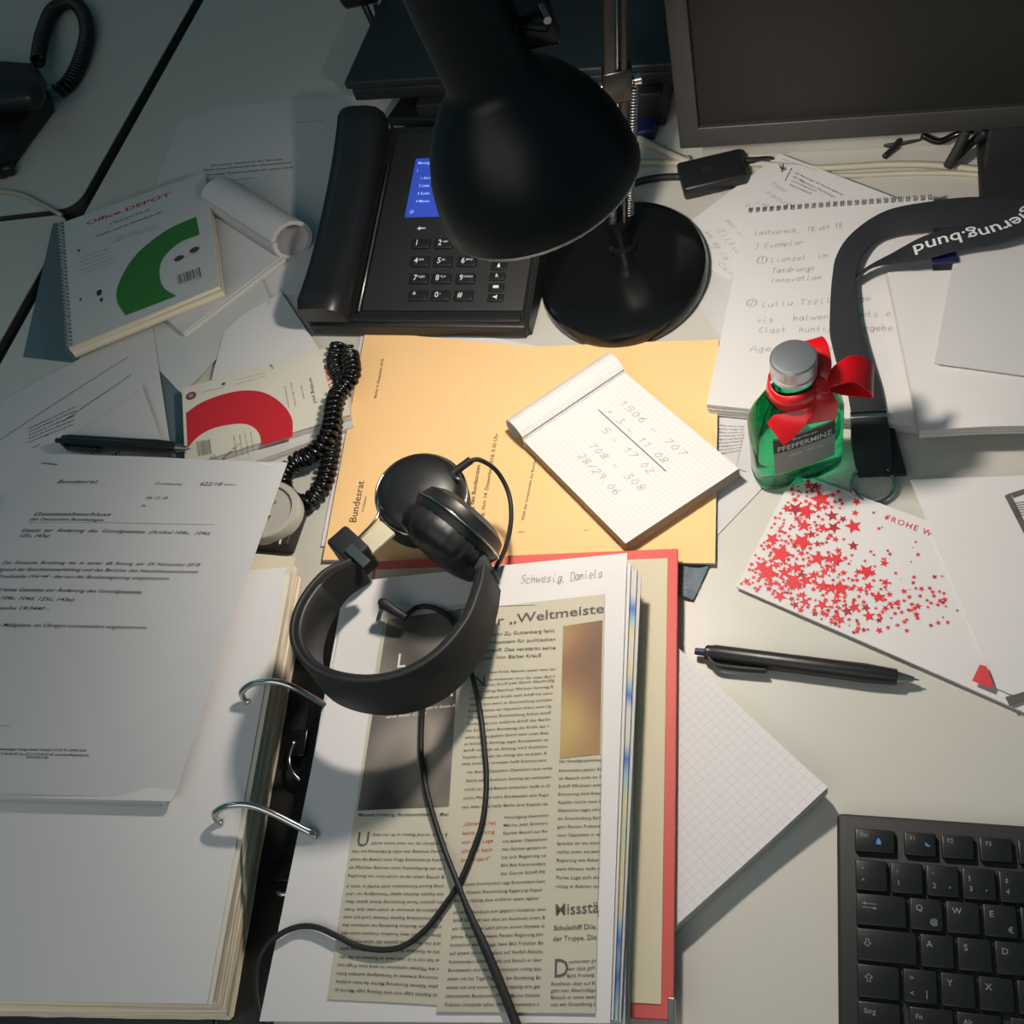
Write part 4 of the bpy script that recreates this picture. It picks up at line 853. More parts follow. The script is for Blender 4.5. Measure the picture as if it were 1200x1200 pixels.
# ------------------------------------------------------------------ headphones
def build_headphones():
    t = thing('headphones', 'black padded headphones lying on the open binder and orange booklet', 'headphones', G(470, 800, 52))
    # headband: pads a wide strip standing on its edge, closed round the back
    ctr = [(420, 664, 84), (392, 688, 88), (366, 728, 92), (361, 768, 96), (384, 800, 98), (430, 814, 99), (480, 808, 98), (522, 784, 96), (553, 745, 92), (567, 706, 88), (572, 680, 84)]
    P = [G(*q) for q in ctr]
    P[0].z -= 6; W = []
    for i, q in enumerate(P):
        f = i/(len(P)-1); lean = V((0, 0, 1))
        W.append(lean*([9, 12, 15, 16, 16.5, 17, 17, 16.5, 15, 13, 12][i]) + V((-3, 4, 0))*(.8))
    b = MB(); b.strip(P, W, 7.5, 8); b.build('headband', MT['padded'], t, auto=60)
    b = MB(); sub = [p_+(p_-G(465, 745, 66)).normalized()*2.5 for p_ in P]; b.strip(sub, [w*1.04 for w in W], 3.5, 8); b.build('outer_band', MT['blackmatte'], t, auto=60)
    # left slider block with metal label
    c = G(414, 648, 76); ax = (G(440, 628, 76)-G(395, 668, 76)); ax.z = 0; ax.normalize(); sd = V((-ax.y, ax.x, 0))
    b = MB(); b.box(c, ax*9, sd*14, V((0, 0, 13)), bev=2.5); yk = b.build('slider_block', MT['blackmatte'], t, auto=40)
    c2 = G(419, 651, 90.5); b = MB(); b.box(c2+V((0, 0, 0)), ax*3.4, sd*10.5, V((0, 0, .8)), bev=.5); b.build('label_plate', MT['steel'], yk)
    # left fork: thin wire frame from block round the cup
    z = 82
    b = MB(); b.tube([G(421, 630, z), G(438, 612, z), G(444, 600, z), G(444, 586, z), G(455, 568, z), G(474, 553, z), G(497, 546, z), G(520, 550, z), G(538, 562, z)], 1.1, 8)
    b.tube([G(436, 644, z-4), G(452, 630, z-4), G(462, 622, z-6)], 1.1, 8); b.build('wire_fork', MT['chrome'], t, smooth=True)
    b = MB(); b.box(G(440, 632, 78), ax*12, sd*8, V((0, 0, 1.6)), bev=.8); b.build('slider_strap', MT['lining'], t)
    # cup 1: lies flat, back facing up
    c1 = G(499, 598, 50); n1 = V((.18, -.10, .98)).normalized()
    b = MB(); b.lathe(c1, n1, [(0, 26), (1, 31), (6, 33.5), (13, 33.5), (18, 32), (20, 30)], 56); b.build('ear_pad', MT['padded'], t, smooth=True)
    b = MB(); b.lathe(c1+n1*18, n1, [(0, 31.5), (5, 32), (10, 31), (14, 28.5), (17, 23), (19, 13), (19.6, .1)], 56); b.build('ear_cup', MT['black'], t, auto=30)
    b = MB(); b.tube([c1+n1*25+((V((1, 0, 0))-n1*n1.x).normalized()*math.cos(k*.2618)+n1.cross((V((1, 0, 0))-n1*n1.x).normalized())*math.sin(k*.2618))*32.2 for k in range(24)], .9, 8, 3, closed=True); b.build('cup_ring', MT['chrome'], t, smooth=True)
    # cup 2: stands on edge, wrinkled pad towards lower left
    c2 = G(531, 624, 86); face = (CR*-.64-CU*.77+CF*-.16).normalized()
    a_ = V((0, 0, 1)).cross(face).normalized(); bb = face.cross(a_)
    b = MB(); n = 64; vs = []; fs = []
    prof = [(20, 6), (22, 16), (21, 21), (17, 30), (11, 33.5), (5, 33.5), (0, 31)]
    for (h_, r_) in prof:
        for k in range(n):
            th = 2*math.pi*k/n; wr = (.9*math.sin(th*27)+.5*math.sin(th*41+1))*(1 if 25 < r_ else .2); rr = r_+wr*.9
            vs.append(c2+face*(h_+wr*.8)+a_*math.cos(th)*rr+bb*math.sin(th)*rr)
    for j in range(len(prof)-1):
        for k in range(n): fs.append((j*n+k, j*n+(k+1) % n, (j+1)*n+(k+1) % n, (j+1)*n+k))
    fs.append(tuple(range(n))); b.add(vs, fs); b.build('ear_pad', MT['padded'], t, smooth=True)
    b = MB(); b.lathe(c2, -face, [(-1, 32), (4, 34), (7, 34), (8, 33), (14, 31), (18, 24), (20, .1)], 56, ref=a_); b.build('ear_cup', MT['black'], t, auto=30)
    b = MB(); b.tube([c2-face*5.5+(a_*math.cos(k*.2618)+bb*math.sin(k*.2618))*34.4 for k in range(24)], .9, 8, 3, closed=True); b.build('cup_ring', MT['chrome'], t, smooth=True)
    # right slider: tapering plate, wires, cable sleeve
    b = MB(); b.box(G(561, 655, 84), (G(578, 690, 78)-G(556, 646, 86)).normalized()*17, V((5, 3, 0)), V((0, 0, 9)), bev=2); b.build('slider_block', MT['blackmatte'], t, auto=40)
    b = MB(); b.tube([G(561, 668, 86), G(566, 690, 80), G(577, 713, 72), G(582, 712, 72), G(580, 690, 78)], 1.1, 8); b.build('wire_fork', MT['chrome'], t, smooth=True)
    b = MB(); b.tube([G(553, 645, 88), G(556, 634, 92), G(562, 633, 92), G(568, 642, 90), G(570, 655, 86)], 1.2, 8); b.build('wire_loop', MT['rubber'], t, smooth=True)
    # cables
    b = MB(); b.tube([G(530, 555, 80), G(552, 539, 82)], 2.9, 12, 4); b.build('cable_sleeve', MT['rubber'], t, auto=40)
    b = MB(); b.tube([G(548, 541, 82), G(562, 539, 78), G(582, 552, 64), G(596, 578, 52), G(599, 608, 50), G(593, 640, 56), G(580, 668, 70)], 1.7, 10); b.build('cup_cable', MT['rubber'], t, smooth=True)
    b = MB(); zz = 54
    b.tube([G(474, 724, 62), G(480, 718, 60), G(488, 712, zz+2), G(502, 711, zz+1), G(518, 717, zz+1), G(530, 728, zz+2), G(542, 752, zz+6), G(553, 790, zz+8), G(562, 830, zz), G(567, 870, 53.5), G(570, 915, 53.5), G(566, 960, 53.5), G(555, 995, 53.5), G(538, 1035, 54), G(518, 1065, 54), G(498, 1090, 54), G(474, 1108, 54), G(450, 1113, 54), G(420, 1109, 54), G(395, 1097, 54), G(372, 1087, 53.5), G(350, 1086, 53), G(328, 1095, 54), G(312, 1110, 50), G(303, 1132, 48), G(301, 1160, 48), G(307, 1200, 48), G(310, 1225, 48)], 1.75, 10)
    b.build('cable', MT['rubber'], t, smooth=True)
    b = MB(); b.tube([G(497, 812, 60), G(494, 850, 55), G(494, 890, 53.5), G(502, 935, 53.5), G(517, 985, 53.5), G(535, 1032, 57), G(550, 1070, 57), G(566, 1105, 56), G(583, 1145, 55), G(605, 1200, 54), G(614, 1225, 54)], lambda f: 1.8+1.0*max(0, min(1, (f-.55)*6)), 10); b.build('cable', MT['rubber'], t, smooth=True)
    # angled jack plug
    b = MB(); b.tube([G(449, 708, 66), G(451, 708, 66.5), G(463, 716, 65), G(476, 724, 62)], lambda f: 4.4-1.6*f, 14, 5); b.build('jack_plug', MT['rubber'], t, auto=50)
    b = MB(); b.tube([G(449, 708, 66), G(446, 716, 62), G(441, 733, 54)], lambda f: 2.6 if f < .35 else (1.6 if f < .85 else 1.0), 12, 6); b.build('jack_tip', MT['chrome'], t, auto=40)
build_headphones()
# ------------------------------------------------------------------ stuff right of the lamp
# USB hub / adapter box
def build_adapter():
    A, B_, C_, D_ = (792, 190), (868, 172), (877, 204), (801, 222)
    t = slab('power_adapter', MT['black'], [A, B_, C_, D_], 1, 15, 'small black cable adapter box right of the lamp, under the monitor corner', 'adapter', bev=3)
    c = (G(*A, 15)+G(*C_, 15))/2; e = (G(*B_, 15)-G(*A, 15)).normalized()
    s = Sheet([('w', *(G(*A, 15))), ('w', *(G(*B_, 15))), ('w', *(G(*C_, 15))), ('w', *(G(*D_, 15)))], 58, 36, lift=.15); s.ob = t
    p = Print(s); p.text('DS', V((20, 16)), h=5, local=True); p.build('faint_logo', mat('dark_relief', (52, 52, 54)))
    b = MB(); b.tube([G(798, 207, 8), G(775, 208, 6), G(745, 214, 4), G(700, 232, 3), G(680, 240, 3)], 3.2, 10); b.build('cable', MT['rubber'], t, smooth=True)
    b = MB(); b.tube([G(868, 188, 8), G(884, 188, 6), G(900, 187, 4), G(908, 190, 3)], 3, 10); b.build('cable', MT['rubber'], t, smooth=True)
build_adapter()
b = MB(); b.tube([G(690, 160, 3), G(738, 160, 5), G(758, 167, 5), G(780, 178, 6), G(802, 188, 6), G(806, 186, 4)], 3.4, 10); tag(b.build('power_cable', MT['cablegrey'], smooth=True), 'beige cable curving down from the lamp to the black adapter', 'cable', 'beige cables behind the lamp and monitor')
b = MB(); b.tube([G(690, 188, 3), G(745, 190, 3.2), G(795, 191, 3.2), G(845, 190, 3.2), G(905, 193, 3.2), G(960, 197, 3.2), G(1040, 193, 3.2), G(1100, 194, 3.2), G(1163, 201, 3.2)], 3.0, 10); tag(b.build('power_cable', MT['cablegrey'], smooth=True), 'beige cable running flat along the desk below the monitor', 'cable', 'beige cables behind the lamp and monitor')
b = MB(); b.tube([G(900, 202, 2.4), G(980, 206, 2.4), G(1060, 203, 2.4), G(1120, 203, 2.4), G(1163, 207, 2.4)], 2.3, 10); tag(b.build('power_cable', MT['cablegrey'], smooth=True), 'thinner beige cable, nearest of those below the monitor', 'cable', 'beige cables behind the lamp and monitor')
b = MB(); b.tube([G(1020, 150, 3), G(1031, 163, 3), G(1040, 170, 3), G(1060, 167, 5), G(1085, 160, 8), G(1100, 150, 10)], 2.2, 10); b.tube([G(1060, 156, 10), G(1048, 172, 6), G(1036, 184, 3)], 2.4, 10); tag(b.build('monitor_cable', MT['rubber'], smooth=True), 'thin looped black cable hanging behind the lower monitor edge', 'cable', 'black cables below the monitor')
b = MB(); b.tube([G(1080, 158, 14), G(1100, 166, 10), G(1120, 158, 14), G(1140, 152, 20)], 3, 10); tag(b.build('monitor_cable', MT['blackgloss'], smooth=True), 'glossy black cable curl just below the monitor bezel', 'cable', 'black cables below the monitor')
b = MB(); b.tube([G(1133, 152, 40), G(1124, 172, 26), G(1111, 195, 9)], 4.2, 12); tag(b.build('monitor_cable', MT['blackmatte'], smooth=True), 'thick dark grey cable end pointing down below the monitor', 'cable', 'black cables below the monitor')
b = MB(); b.tube([G(1156, 154, 34), G(1140, 166, 22), G(1118, 186, 6)], 3.6, 12); tag(b.build('monitor_cable', MT['rubber'], smooth=True), 'thick black cable crossing behind the dark grey cable end', 'cable', 'black cables below the monitor')
b = MB(); e0, e1 = G(826, 168, 8), G(1164, 150, 8); b.box((e0+e1)/2, (e1-e0)/2, (2, 9, 0), (0, 0, 8), bev=1); tag(b.build('cable_channel', MT['greyplastic'], auto=40), 'pale raised cable channel along the desk behind the monitor edge', 'cable channel')
# letter with eagle, sheet below
s = sheet_obj('note_sheet', 'pale handwritten sheet sticking out left of the spiral pad, lower of two', 'paper', [(912, 196, .6), (1050, 240, .6), (850, 402, .6), (773, 293, .6)], 150, 150, MT['paper2'], t=.4)
_tl, _bl = G(914, 180, 6.2), G(771, 288, 1.6); _d = (G(1040, 228, 6.2)-_tl).normalized()
s = sheet_obj('official_letter', 'letter with eagle emblem and handwriting, behind the spiral pad', 'letter', [('w', *_tl), ('w', *(_tl+_d*148)), ('w', *(_bl+_d*148)), ('w', *_bl)], 148, 148, MT['paper'], t=.5)
# use true directions: right edge hidden under the pad
p = Print(s)
for i, tx in enumerate(('Die Beauftragte der Bundesregierung', 'für Migration, Flüchtlinge', 'und Integration', 'Staatsministerin')): p.text(tx, (931-i*2.2, 203+i*4.6), (987-i*(9 if i else 0), 229+i*(.5 if i else 0)) if i == 0 else ((981-i*3, 229+i*3) if i == 1 else (950+(3-i)*6, 219+i*3.0)), 2.0)
p.line((928, 197), (920, 212), .8); p.line((915, 186), (958, 200), .25)
for k in range(5): p.line((913.5+k*1.8, 193.5+k*.8+abs(k-2)*-.5), (914.5+k*1.5, 199.5+k*.5-abs(k-2)*.9), .6)
p.line((918, 192), (916.5, 202), 1.1); p.line((914, 196), (921.5, 199), .8); p.build('letterhead', MT['ink'])
h = Hand(s); h.write('Thmn', (900, 216), (920, 226), 5, .3); h.write('hanue', (895, 226), (925, 242), 5, .3); h.write('im', (884, 238), (900, 243), 5, .3); h.write('clhstf', (873, 240), (888, 262), 5, .3)
h.write('aol ofo', (850, 258), (872, 283), 4.5, .3); h.write('Eiltun', (840, 270), (866, 300), 5, .3); h.write('km de la', (826, 272), (850, 305), 4, .3); h.write('ul', (824, 284), (834, 295), 4, .3); h.write('Cora', (840, 308), (862, 330), 4, .3); h.build('handwriting', MT['pencil'])
# spiral pad
s = sheet_obj('spiral_pad', 'white spiral pad covered in handwriting, right of the lamp', 'notepad', [(876, 246, 15), (1094, 230, 15), (1090, 500, 15), (828, 474, 15)], 148, 205, MT['paper'], t=4, edge=MT['edges_w'])
for k in range(3):
    sheet_obj('pad_page', None, None, [(875, 248, 10.6-k*3), (1094, 232, 10.6-k*3), (1091+k, 504+k*2, 10.6-k*3), (829+k*1.5, 479+k*3, 10.6-k*3)], 148, 205, MT['paper2'], t=2, parent=s.ob)
spiral(s, 'T', 26, 4.2, .45, 'wire_loop', MT['steel'], off=1.5)
h = Hand(s)
for tx, x0, y0, x1, y1 in (('Lautsorech,', 884, 276, 938, 272), ('18.Okt 18,', 945, 272, 992, 266), ('3 Exemplar', 884, 292, 942, 286), ('(1)', 887, 308, 899, 307), ('Lienzel  im', 903, 308, 970, 302), ('Tasdrungs', 904, 320, 955, 317), ('Innovation', 902, 332, 963, 327), ('(2)', 875, 358, 886, 358), ('Lullu Tszil  orge', 892, 360, 1021, 352), ('vis   halwend  Immts o', 886, 378, 1045, 370), ('Clast  huntig    angebe', 888, 390, 1047, 387), ('Age      Spz', 878, 412, 985, 410)):
    h.write(tx, (x0, y0), (x1, y1), 5.2, .32, seed=len(tx))
for (x, y) in ((893, 305), (881, 355)):
    c = h.sh.inv(x, y)
    for k in range(14): a0, a1 = k/14*6.28, (k+1)/14*6.28; h.poly([c+V((math.cos(a0), math.sin(a0)))*4.2, c+V((math.cos(a1), math.sin(a1)))*4.2, c+V((math.cos(a1), math.sin(a1)))*3.9, c+V((math.cos(a0), math.sin(a0)))*3.9], True)
h.build('handwriting', MT['pencil'])
s = sheet_obj('printed_sheet', 'finely printed sheet between orange booklet and peppermint bottle', 'paper', [(812, 440, .8), (905, 450, .8), (905, 560, .8), (790, 680, .8)], 70, 150, MT['paper2'], t=.5)
p = Print(s); p.para((843, 496), (872, 498), (838, 534), 9, 1.5); p.line((872, 508), (862, 552), .3); p.para((868, 545), (878, 548), (858, 560), 2, 1.1); p.build('printed_text', MT['inkgrey'])
s = sheet_obj('printed_sheet', 'crumpled dark printed slip between orange booklet and binder corner', 'paper', [(770, 655, 1.0), (832, 662, 1.0), (812, 702, 4), (770, 690, 1.5)], 40, 30, MT['folder'], t=.5, nx=6, ny=6, dz=lambda a, b: 1.5*math.sin(a*11+b*3))
p = Print(s); p.para((796, 668), (824, 670), (796, 692), 4, 1.6); p.build('printed_text', MT['pale'])
# white letters at right
s = sheet_obj('letter_stack', 'thick folded white letters over the lanyard, right edge of desk', 'letter', [(1040, 319, 28), (1260, 312, 28), (1260, 500, 28), (1078, 505, 28)], 125, 115, MT['paper'], t=9, nx=10, ny=8, dz=lambda a, b: 3.0*math.sin(a*3.1)*(1-b), edge=MT['edges_w'])
s = sheet_obj('envelope', 'white envelope lying on top of the folded letters, right edge', 'envelope', [(1121, 285, 33.5), (1260, 262, 33.5), (1260, 448, 33.5), (1095, 425, 33.5)], 100, 90, MT['paper2'], t=1.2, nx=4, ny=4)
# lanyard
def build_lanyard():
    t = thing('lanyard', 'dark woven lanyard with white lettering, curving over the spiral pad', 'lanyard', G(1010, 400, 16))
    px = [(1235, 262, 40), (1190, 250, 38), (1140, 248, 36), (1090, 252, 32), (1040, 262, 24), (1005, 285, 20), (988, 322, 18.5), (988, 370, 18), (998, 415, 18), (1012, 455, 18), (1018, 485, 17.5)]
    wd = [15, 15, 16, 15, 13.5, 11.5, 10, 11, 12, 12, 12]
    P = [G(*q) for q in px]; W = []
    for i, q in enumerate(P):
        tt = (P[min(i+1, len(P)-1)]-P[max(i-1, 0)]); tt.z = 0; tt.normalize(); W.append(V((-tt.y, tt.x, 0))*wd[i]+V((0, 0, [0, 0, 0, 0, 0, 3, 5, 4, 2, 0, 0][i])))
    b = MB(); b.strip(P, W, 1.2, 8); b.build('strap', MT['strap'], t, auto=60)
    px = [(1240, 222, 47), (1200, 256, 47), (1160, 272, 46), (1120, 280, 45), (1085, 290, 42), (1050, 302, 36), (1015, 316, 27), (993, 342, 17.6), (990, 372, 15.9), (997, 405, 15.8)]
    wd = [15, 14, 13, 12, 11.5, 9, 4.5, 3, 3, 3]; tw = [0, 0, 0, 0, 0, .35, 1.0, .2, 0, 0]
    P2 = [G(*q) for q in px]; W2 = []
    for i, q in enumerate(P2):
        tt = (P2[min(i+1, len(P2)-1)]-P2[max(i-1, 0)]); tt.z = 0; tt.normalize(); W2.append(V((-tt.y, tt.x, 0))*wd[i]+V((0, 0, wd[i]*tw[i])))
    b = MB(); b.strip(P2, W2, 1.2, 8); so = b.build('strap_with_lettering', MT['strap'], t, auto=60)
    # lettering follows the strap, upside down for the viewer
    SP = smooth_path(P2, 10); SW = smooth_path(W2, 10); L = [0]
    for i in range(1, len(SP)): L.append(L[-1]+(SP[i]-SP[i-1]).length)
    class S2:
        lift = .75; ob = so
        def map(s_, u, v, up=0.):
            u = max(0, min(L[-1]-.01, u)); j = 0
            while j < len(L)-2 and L[j+1] < u: j += 1
            f = (u-L[j])/(L[j+1]-L[j]); w_ = SW[j].lerp(SW[j+1], f); return SP[j].lerp(SP[j+1], f)+w_.normalized()*v+V((0, 0, up+.2))
    pr = Print(S2()); tx = 'bundesregierung.bund'
    vs, fs, wd_ = glyphs('regierung.bund', 0.01)
    sc_ = 15.5
    # text runs from the far end (frame edge) towards the curve; baseline on the upper side
    u0 = L[-1]*0
    uu = {}
    i0 = min(range(len(SP)), key=lambda i: (SP[i]-G(1072, 293, 40)).length); uend = L[i0]
    n0 = 0; N_ = [(uend-(wd_-x)*sc_*1.15, -(y-.33)*sc_*-1) for x, y in vs]
    keep = {i for i, (a, c) in enumerate(N_) if a > 2}
    idx = {}
    for f in fs:
        if all(i in keep for i in f):
            for i in f:
                if i not in idx: idx[i] = len(pr.v); a, c = N_[i]; pr.v.append(S2().map(a, SGN*c, .8))
            pr.f.append(tuple(idx[i] for i in f))
    pr.build('lettering', MT['white'], so)
    b = MB(); b.box(G(1104, 294, 35.5), (9, 0, 0), (-1, 13, 0), (0, 0, 1.0), bev=.6); b.build('strap_end', MT['navy'], t)
    # buckle and ring
    d = (G(1022, 540, 16)-G(1017, 488, 16)); d.z = 0; d.normalize(); sd = V((-d.y, d.x, 0))
    b = MB(); b.box(G(1018, 487, 18), sd*13, d*3, (0, 0, 2.6), bev=1); b.build('buckle_bar', MT['chrome'], t, auto=40)
    b = MB(); b.strip([G(1018, 490, 17), G(1021, 520, 12), G(1026, 558, 4)], [sd*12.5, sd*13.5, sd*12], 5, 6); b.build('clip_body', MT['blackmatte'], t, auto=40)
    b = MB(); b.box(G(1041, 528, 6), (8, 0, 0), (-3, 22, 0), (0, 0, 1.5), bev=.8); b.build('loose_strap_end', MT['strap'], t)
    c = G(1023, 567, 5); b = MB(); b.tube([c+V((math.cos(k*.3927)*14.5, math.sin(k*.3927)*14.5, 2.0*math.sin(k*.3927))) for k in range(16)], 1.4, 10, 4, closed=True); b.build('metal_ring', MT['chrome'], t, smooth=True)
SGN = 1
build_lanyard()
# ------------------------------------------------------------------ bottle of peppermint
def build_bottle():
    c = G(934, 548, 0); a = G(905, 552, 12); bq = G(970, 530, 12); ex = (bq-a); ex.z = 0; ex.normalize(); ey = V((-ex.y, ex.x, 0))
    t = thing('liqueur_bottle', 'small flat green peppermint bottle with silver cap and red bow', 'bottle', c)
    def sup(w_, d_, z, n=48, p=3.2):
        o = []
        for k in range(n):
            th = 2*math.pi*k/n; cx_, sy_ = math.cos(th), math.sin(th)
            o.append(c+ex*(w_*math.copysign(abs(cx_)**(2/p), cx_))+ey*(d_*math.copysign(abs(sy_)**(2/p), sy_))+V((0, 0, z)))
        return o
    def shell(levels, name, m):
        vs = []; fs = []; n = 48
        for (w_, d_, z, p) in levels: vs += sup(w_, d_, z, n, p)
        for j in range(len(levels)-1):
            for k in range(n): fs.append((j*n+k, j*n+(k+1) % n, (j+1)*n+(k+1) % n, (j+1)*n+k))
        fs += [tuple(range(n-1, -1, -1)), tuple(range((len(levels)-1)*n, len(levels)*n))]
        b = MB(); b.add(vs, fs); return b.build(name, m, t, auto=50)
    shell([(26, 11, 0, 3), (30, 14, 1, 3.2), (32, 16, 4, 3.2), (32.5, 16.5, 10, 3.2), (31.5, 16, 12, 3.2), (32.5, 16.5, 14, 3.2), (32.5, 16.5, 66, 3.2), (31.5, 16, 72, 3), (28, 15, 80, 2.6), (21, 14, 89, 2.2), (15, 13, 95, 2), (13, 13, 99, 2), (12.5, 12.5, 108, 2)], 'bottle_body', MT['green_glass'])
    b = MB(); b.lathe(c+V((0, 0, 108)), (0, 0, 1), [(0, 14.2), (1, 15), (4, 15), (4.6, 14.3), (5.6, 14.3), (6, 15), (15, 15), (16.4, 14), (16.8, 12), (16.8, .1)], 48); b.build('screw_cap', MT['alu'], t, auto=35)
    # label on the front face
    W, Hh = 44, 42
    def lm(u, v, up): x = u-W/2; w_ = 33; d_ = 16.5; f = (abs(x)/w_); y = -d_*(1-min(1, f)**3.2)**(1/3.2); return c+ex*x+ey*(y-.35-up)+V((0, 0, 24+v))
    class LS:
        lift = .25
        def map(s_, u, v, up=0.): return lm(u, v, up)
    ls = LS(); N = 10; vs = [lm(W*i/N, Hh*j, 0) for j in (0, 1) for i in range(N+1)]; fs = [(i, i+1, N+2+i, N+1+i) for i in range(N)]
    ml = mat('silver_green_label', (130, 150, 142), .5); lo = link('label', vs, fs, ml, t); ls.ob = lo
    p = Print(ls); p.v = [lm(u, v, .15) for v in (25, 40) for u in [W*i/N for i in range(N+1)]]; p.f = [(i, i+1, N+2+i, N+1+i) for i in range(N)]; p.build('label_band', mat('dark_green_print', (22, 52, 44), .5))
    p = Print(ls); p.up = .35; p.text('PFEFFERMINZ', V((2.5, 27)), V((W-2.5, 27)), 5.2, .02, local=True); p.text('Berliner', V((13, 35.5)), V((31, 35.5)), 2.6, local=True); p.text('LIKÖR  18% vol', V((10, 18)), V((34, 18)), 2.4, local=True); p.build('label_text', MT['white'])
    # ribbon
    b = MB(); ring = []
    for k in range(24):
        th = k*math.pi/12; ring.append(c+V((0, 0, 97+1.4*math.sin(th*3)))+(ex*math.cos(th)*16.5+ey*math.sin(th)*16.0))
    n = len(ring); vs = []
    for i, q in enumerate(ring):
        o_ = (q-(c+V((0, 0, 97)))); o_.z = 0; o_.normalize()
        vs += [q+V((0, 0, -7))+o_*1.2, q+V((0, 0, -7))+o_*2.2, q+V((0, 0, 6))+o_*.2, q+V((0, 0, 6))-o_*.8]
    fs = [(i*4+k, i*4+(k+1) % 4, ((i+1) % n)*4+(k+1) % 4, ((i+1) % n)*4+k) for i in range(n) for k in range(4)]
    b.add(vs, fs); rb = thing('ribbon_bow', None, None, c+V((0, 0, 90))); rb.parent = t; rb.location = V((0, 0, 90))*M_
    b.build('neck_band', MT['satin'], rb, smooth=True)
    K = G(962, 452, 98)
    def st(name, pts, ws):
        P = [G(*q) for q in pts]; W_ = [CR*w[0]-CU*w[1]+V((0, 0, w[2])) for w in ws]
        b = MB(); b.strip(P, W_, .9, 8); b.build(name, MT['satin'], rb, smooth=False, auto=70)
    m = MB(); m.box(K, CR*6, CU*6, CF*4, bev=3); m.build('knot', MT['satin'], rb, smooth=True)
    st('bow_loop', [(964, 452, 98), (980, 440, 104), (1000, 432, 102), (1018, 440, 94), (1022, 452, 86), (1005, 454, 82), (985, 456, 86), (966, 455, 95)], [(1, 4, 3), (1, 9, 4), (0, 12, 5), (-2, 12, 5), (0, 11, 5), (0, 9, 4), (0, 6, 4), (1, 4, 3)])
    st('bow_loop', [(962, 450, 100), (962, 430, 106), (958, 408, 110), (953, 398, 108), (947, 404, 104), (946, 420, 100), (951, 438, 96), (960, 450, 96)], [(4, 1, 3), (7, 1, 3), (7, 0, 3), (6, 0, 3), (7, 1, 3), (7, 1, 3), (6, 1, 3), (4, 1, 3)])
    st('ribbon_tail', [(958, 456, 96), (944, 470, 92), (932, 486, 86), (920, 498, 80), (908, 508, 74)], [(3, 5, 0), (6, 7, 1), (7, 7, 2), (7, 7, 0), (6, 8, 0)])
    st('ribbon_tail', [(964, 456, 98), (966, 470, 92), (966, 484, 82), (962, 494, 74)], [(5, 1, 0), (8, 1, 2), (9, -1, 1), (10, -2, 0)])
    st('ribbon_fold', [(912, 464, 90), (930, 464, 94), (946, 459, 98), (962, 452, 100)], [(1, 5, 2), (1, 6, 2), (1, 6, 2), (1, 5, 2)])
build_bottle()
# ------------------------------------------------------------------ star card and envelope on it
BLc, TLc = G(863, 688, 4), G(931, 553, 4); dr = (G(1180, 826, 4)-BLc).normalized()
s = sheet_obj('christmas_card', 'white folded christmas card with red stars, right of the bottle', 'card', [('w', *TLc), ('w', *(TLc+dr*212)), ('w', *(BLc+dr*212)), ('w', *BLc)], 212, 105, MT['paper'], t=1.4, nx=10, ny=3, dz=lambda a, b: .8*math.sin(a*3.1))
p = Print(s); p.text('FROHE W', (1037, 609), (1091, 629), 4.6, 0, space=1.25); p.build('greeting', MT['redink'])
def stars():
    R = random.Random(21); p1 = Print(s); p2 = Print(s); p3_ = Print(s); placed = []
    def inside(x, y):
        if x < 930:
            if y < 553+(930-x)*2.02+3: return False
        if y > 690+(x-866)*.445-3: return False
        if x > 1065+(y-565)*.41-4: return False
        return True
    def star(pr, x, y, r, up):
        c = s.inv(x, y); a0 = R.random()*6.28; pr.up = up
        L_ = [c+V((math.cos(a0+k*math.pi/5), math.sin(a0+k*math.pi/5)))*(r if k % 2 == 0 else r*.42) for k in range(10)]
        if any(q.x < .5 or q.y < .5 or q.y > 104.5 for q in L_): return
        pr.poly(L_, True)
    cnt = 0
    for i in range(5200):
        x, y = R.uniform(866, 1150), R.uniform(552, 745)
        if not inside(x, y): continue
        # dense band from upper left corner down along the lower edge
        dline = (x-905)*.86-(y-560)*.52      # >0 towards upper right
        edge = 743-max(0, (1000-x))*.0
        if y > edge: continue
        dens = math.exp(-max(0, dline-0)/42.)
        if x > 985: dens = max(dens*.3, math.exp(-abs(y-(700+ (x-1000)*.1))/30.)*.55*max(.15, 1-(x-1000)/190.))
        if R.random() > dens: continue
        big = R.random(); r = 1.25+4.8*(big**3.2)*max(.2, 1-max(0, x-960)/150.)+.7*R.random()
        ok = all((x-a)**2+(y-b_)**2 > (1.45*(r+rr)*.58)**2 for a, b_, rr in placed)
        if not ok: continue
        placed.append((x, y, r)); cnt += 1
        star(p1 if R.random() < .8 else p2, x, y, r, .22 if r > 3 else .3)
        if cnt > 430: break
    for (x, y, r) in ((962, 585, 8.5), (945, 600, 7.5), (1000, 617, 6.5), (940, 635, 8), (915, 650, 9), (900, 672, 8.5), (958, 655, 6.5), (930, 682, 7), (985, 690, 7), (917, 603, 6), (943, 560, 5.5), (973, 567, 4.5), (992, 575, 4), (980, 655, 6), (1015, 670, 6.5), (905, 632, 6), (1030, 700, 5)): star(p1, x, y, r, .36)
    for i in range(40):
        x, y = R.uniform(990, 1135), R.uniform(590, 735)
        if inside(x, y) and y > 590+(x-990)*.6: star(p3_, x, y, R.uniform(.6, 1.1), .3)
    p1.build('printed_stars', mat('star_red', (214, 44, 54), .55)); p2.build('printed_stars', mat('star_dark_red', (165, 40, 48), .5)); p3_.build('printed_dots', mat('copper_dots', (140, 90, 82), .5))
stars()
Lc = G(1066, 562, 6); Lb = G(1167, 806, 6)
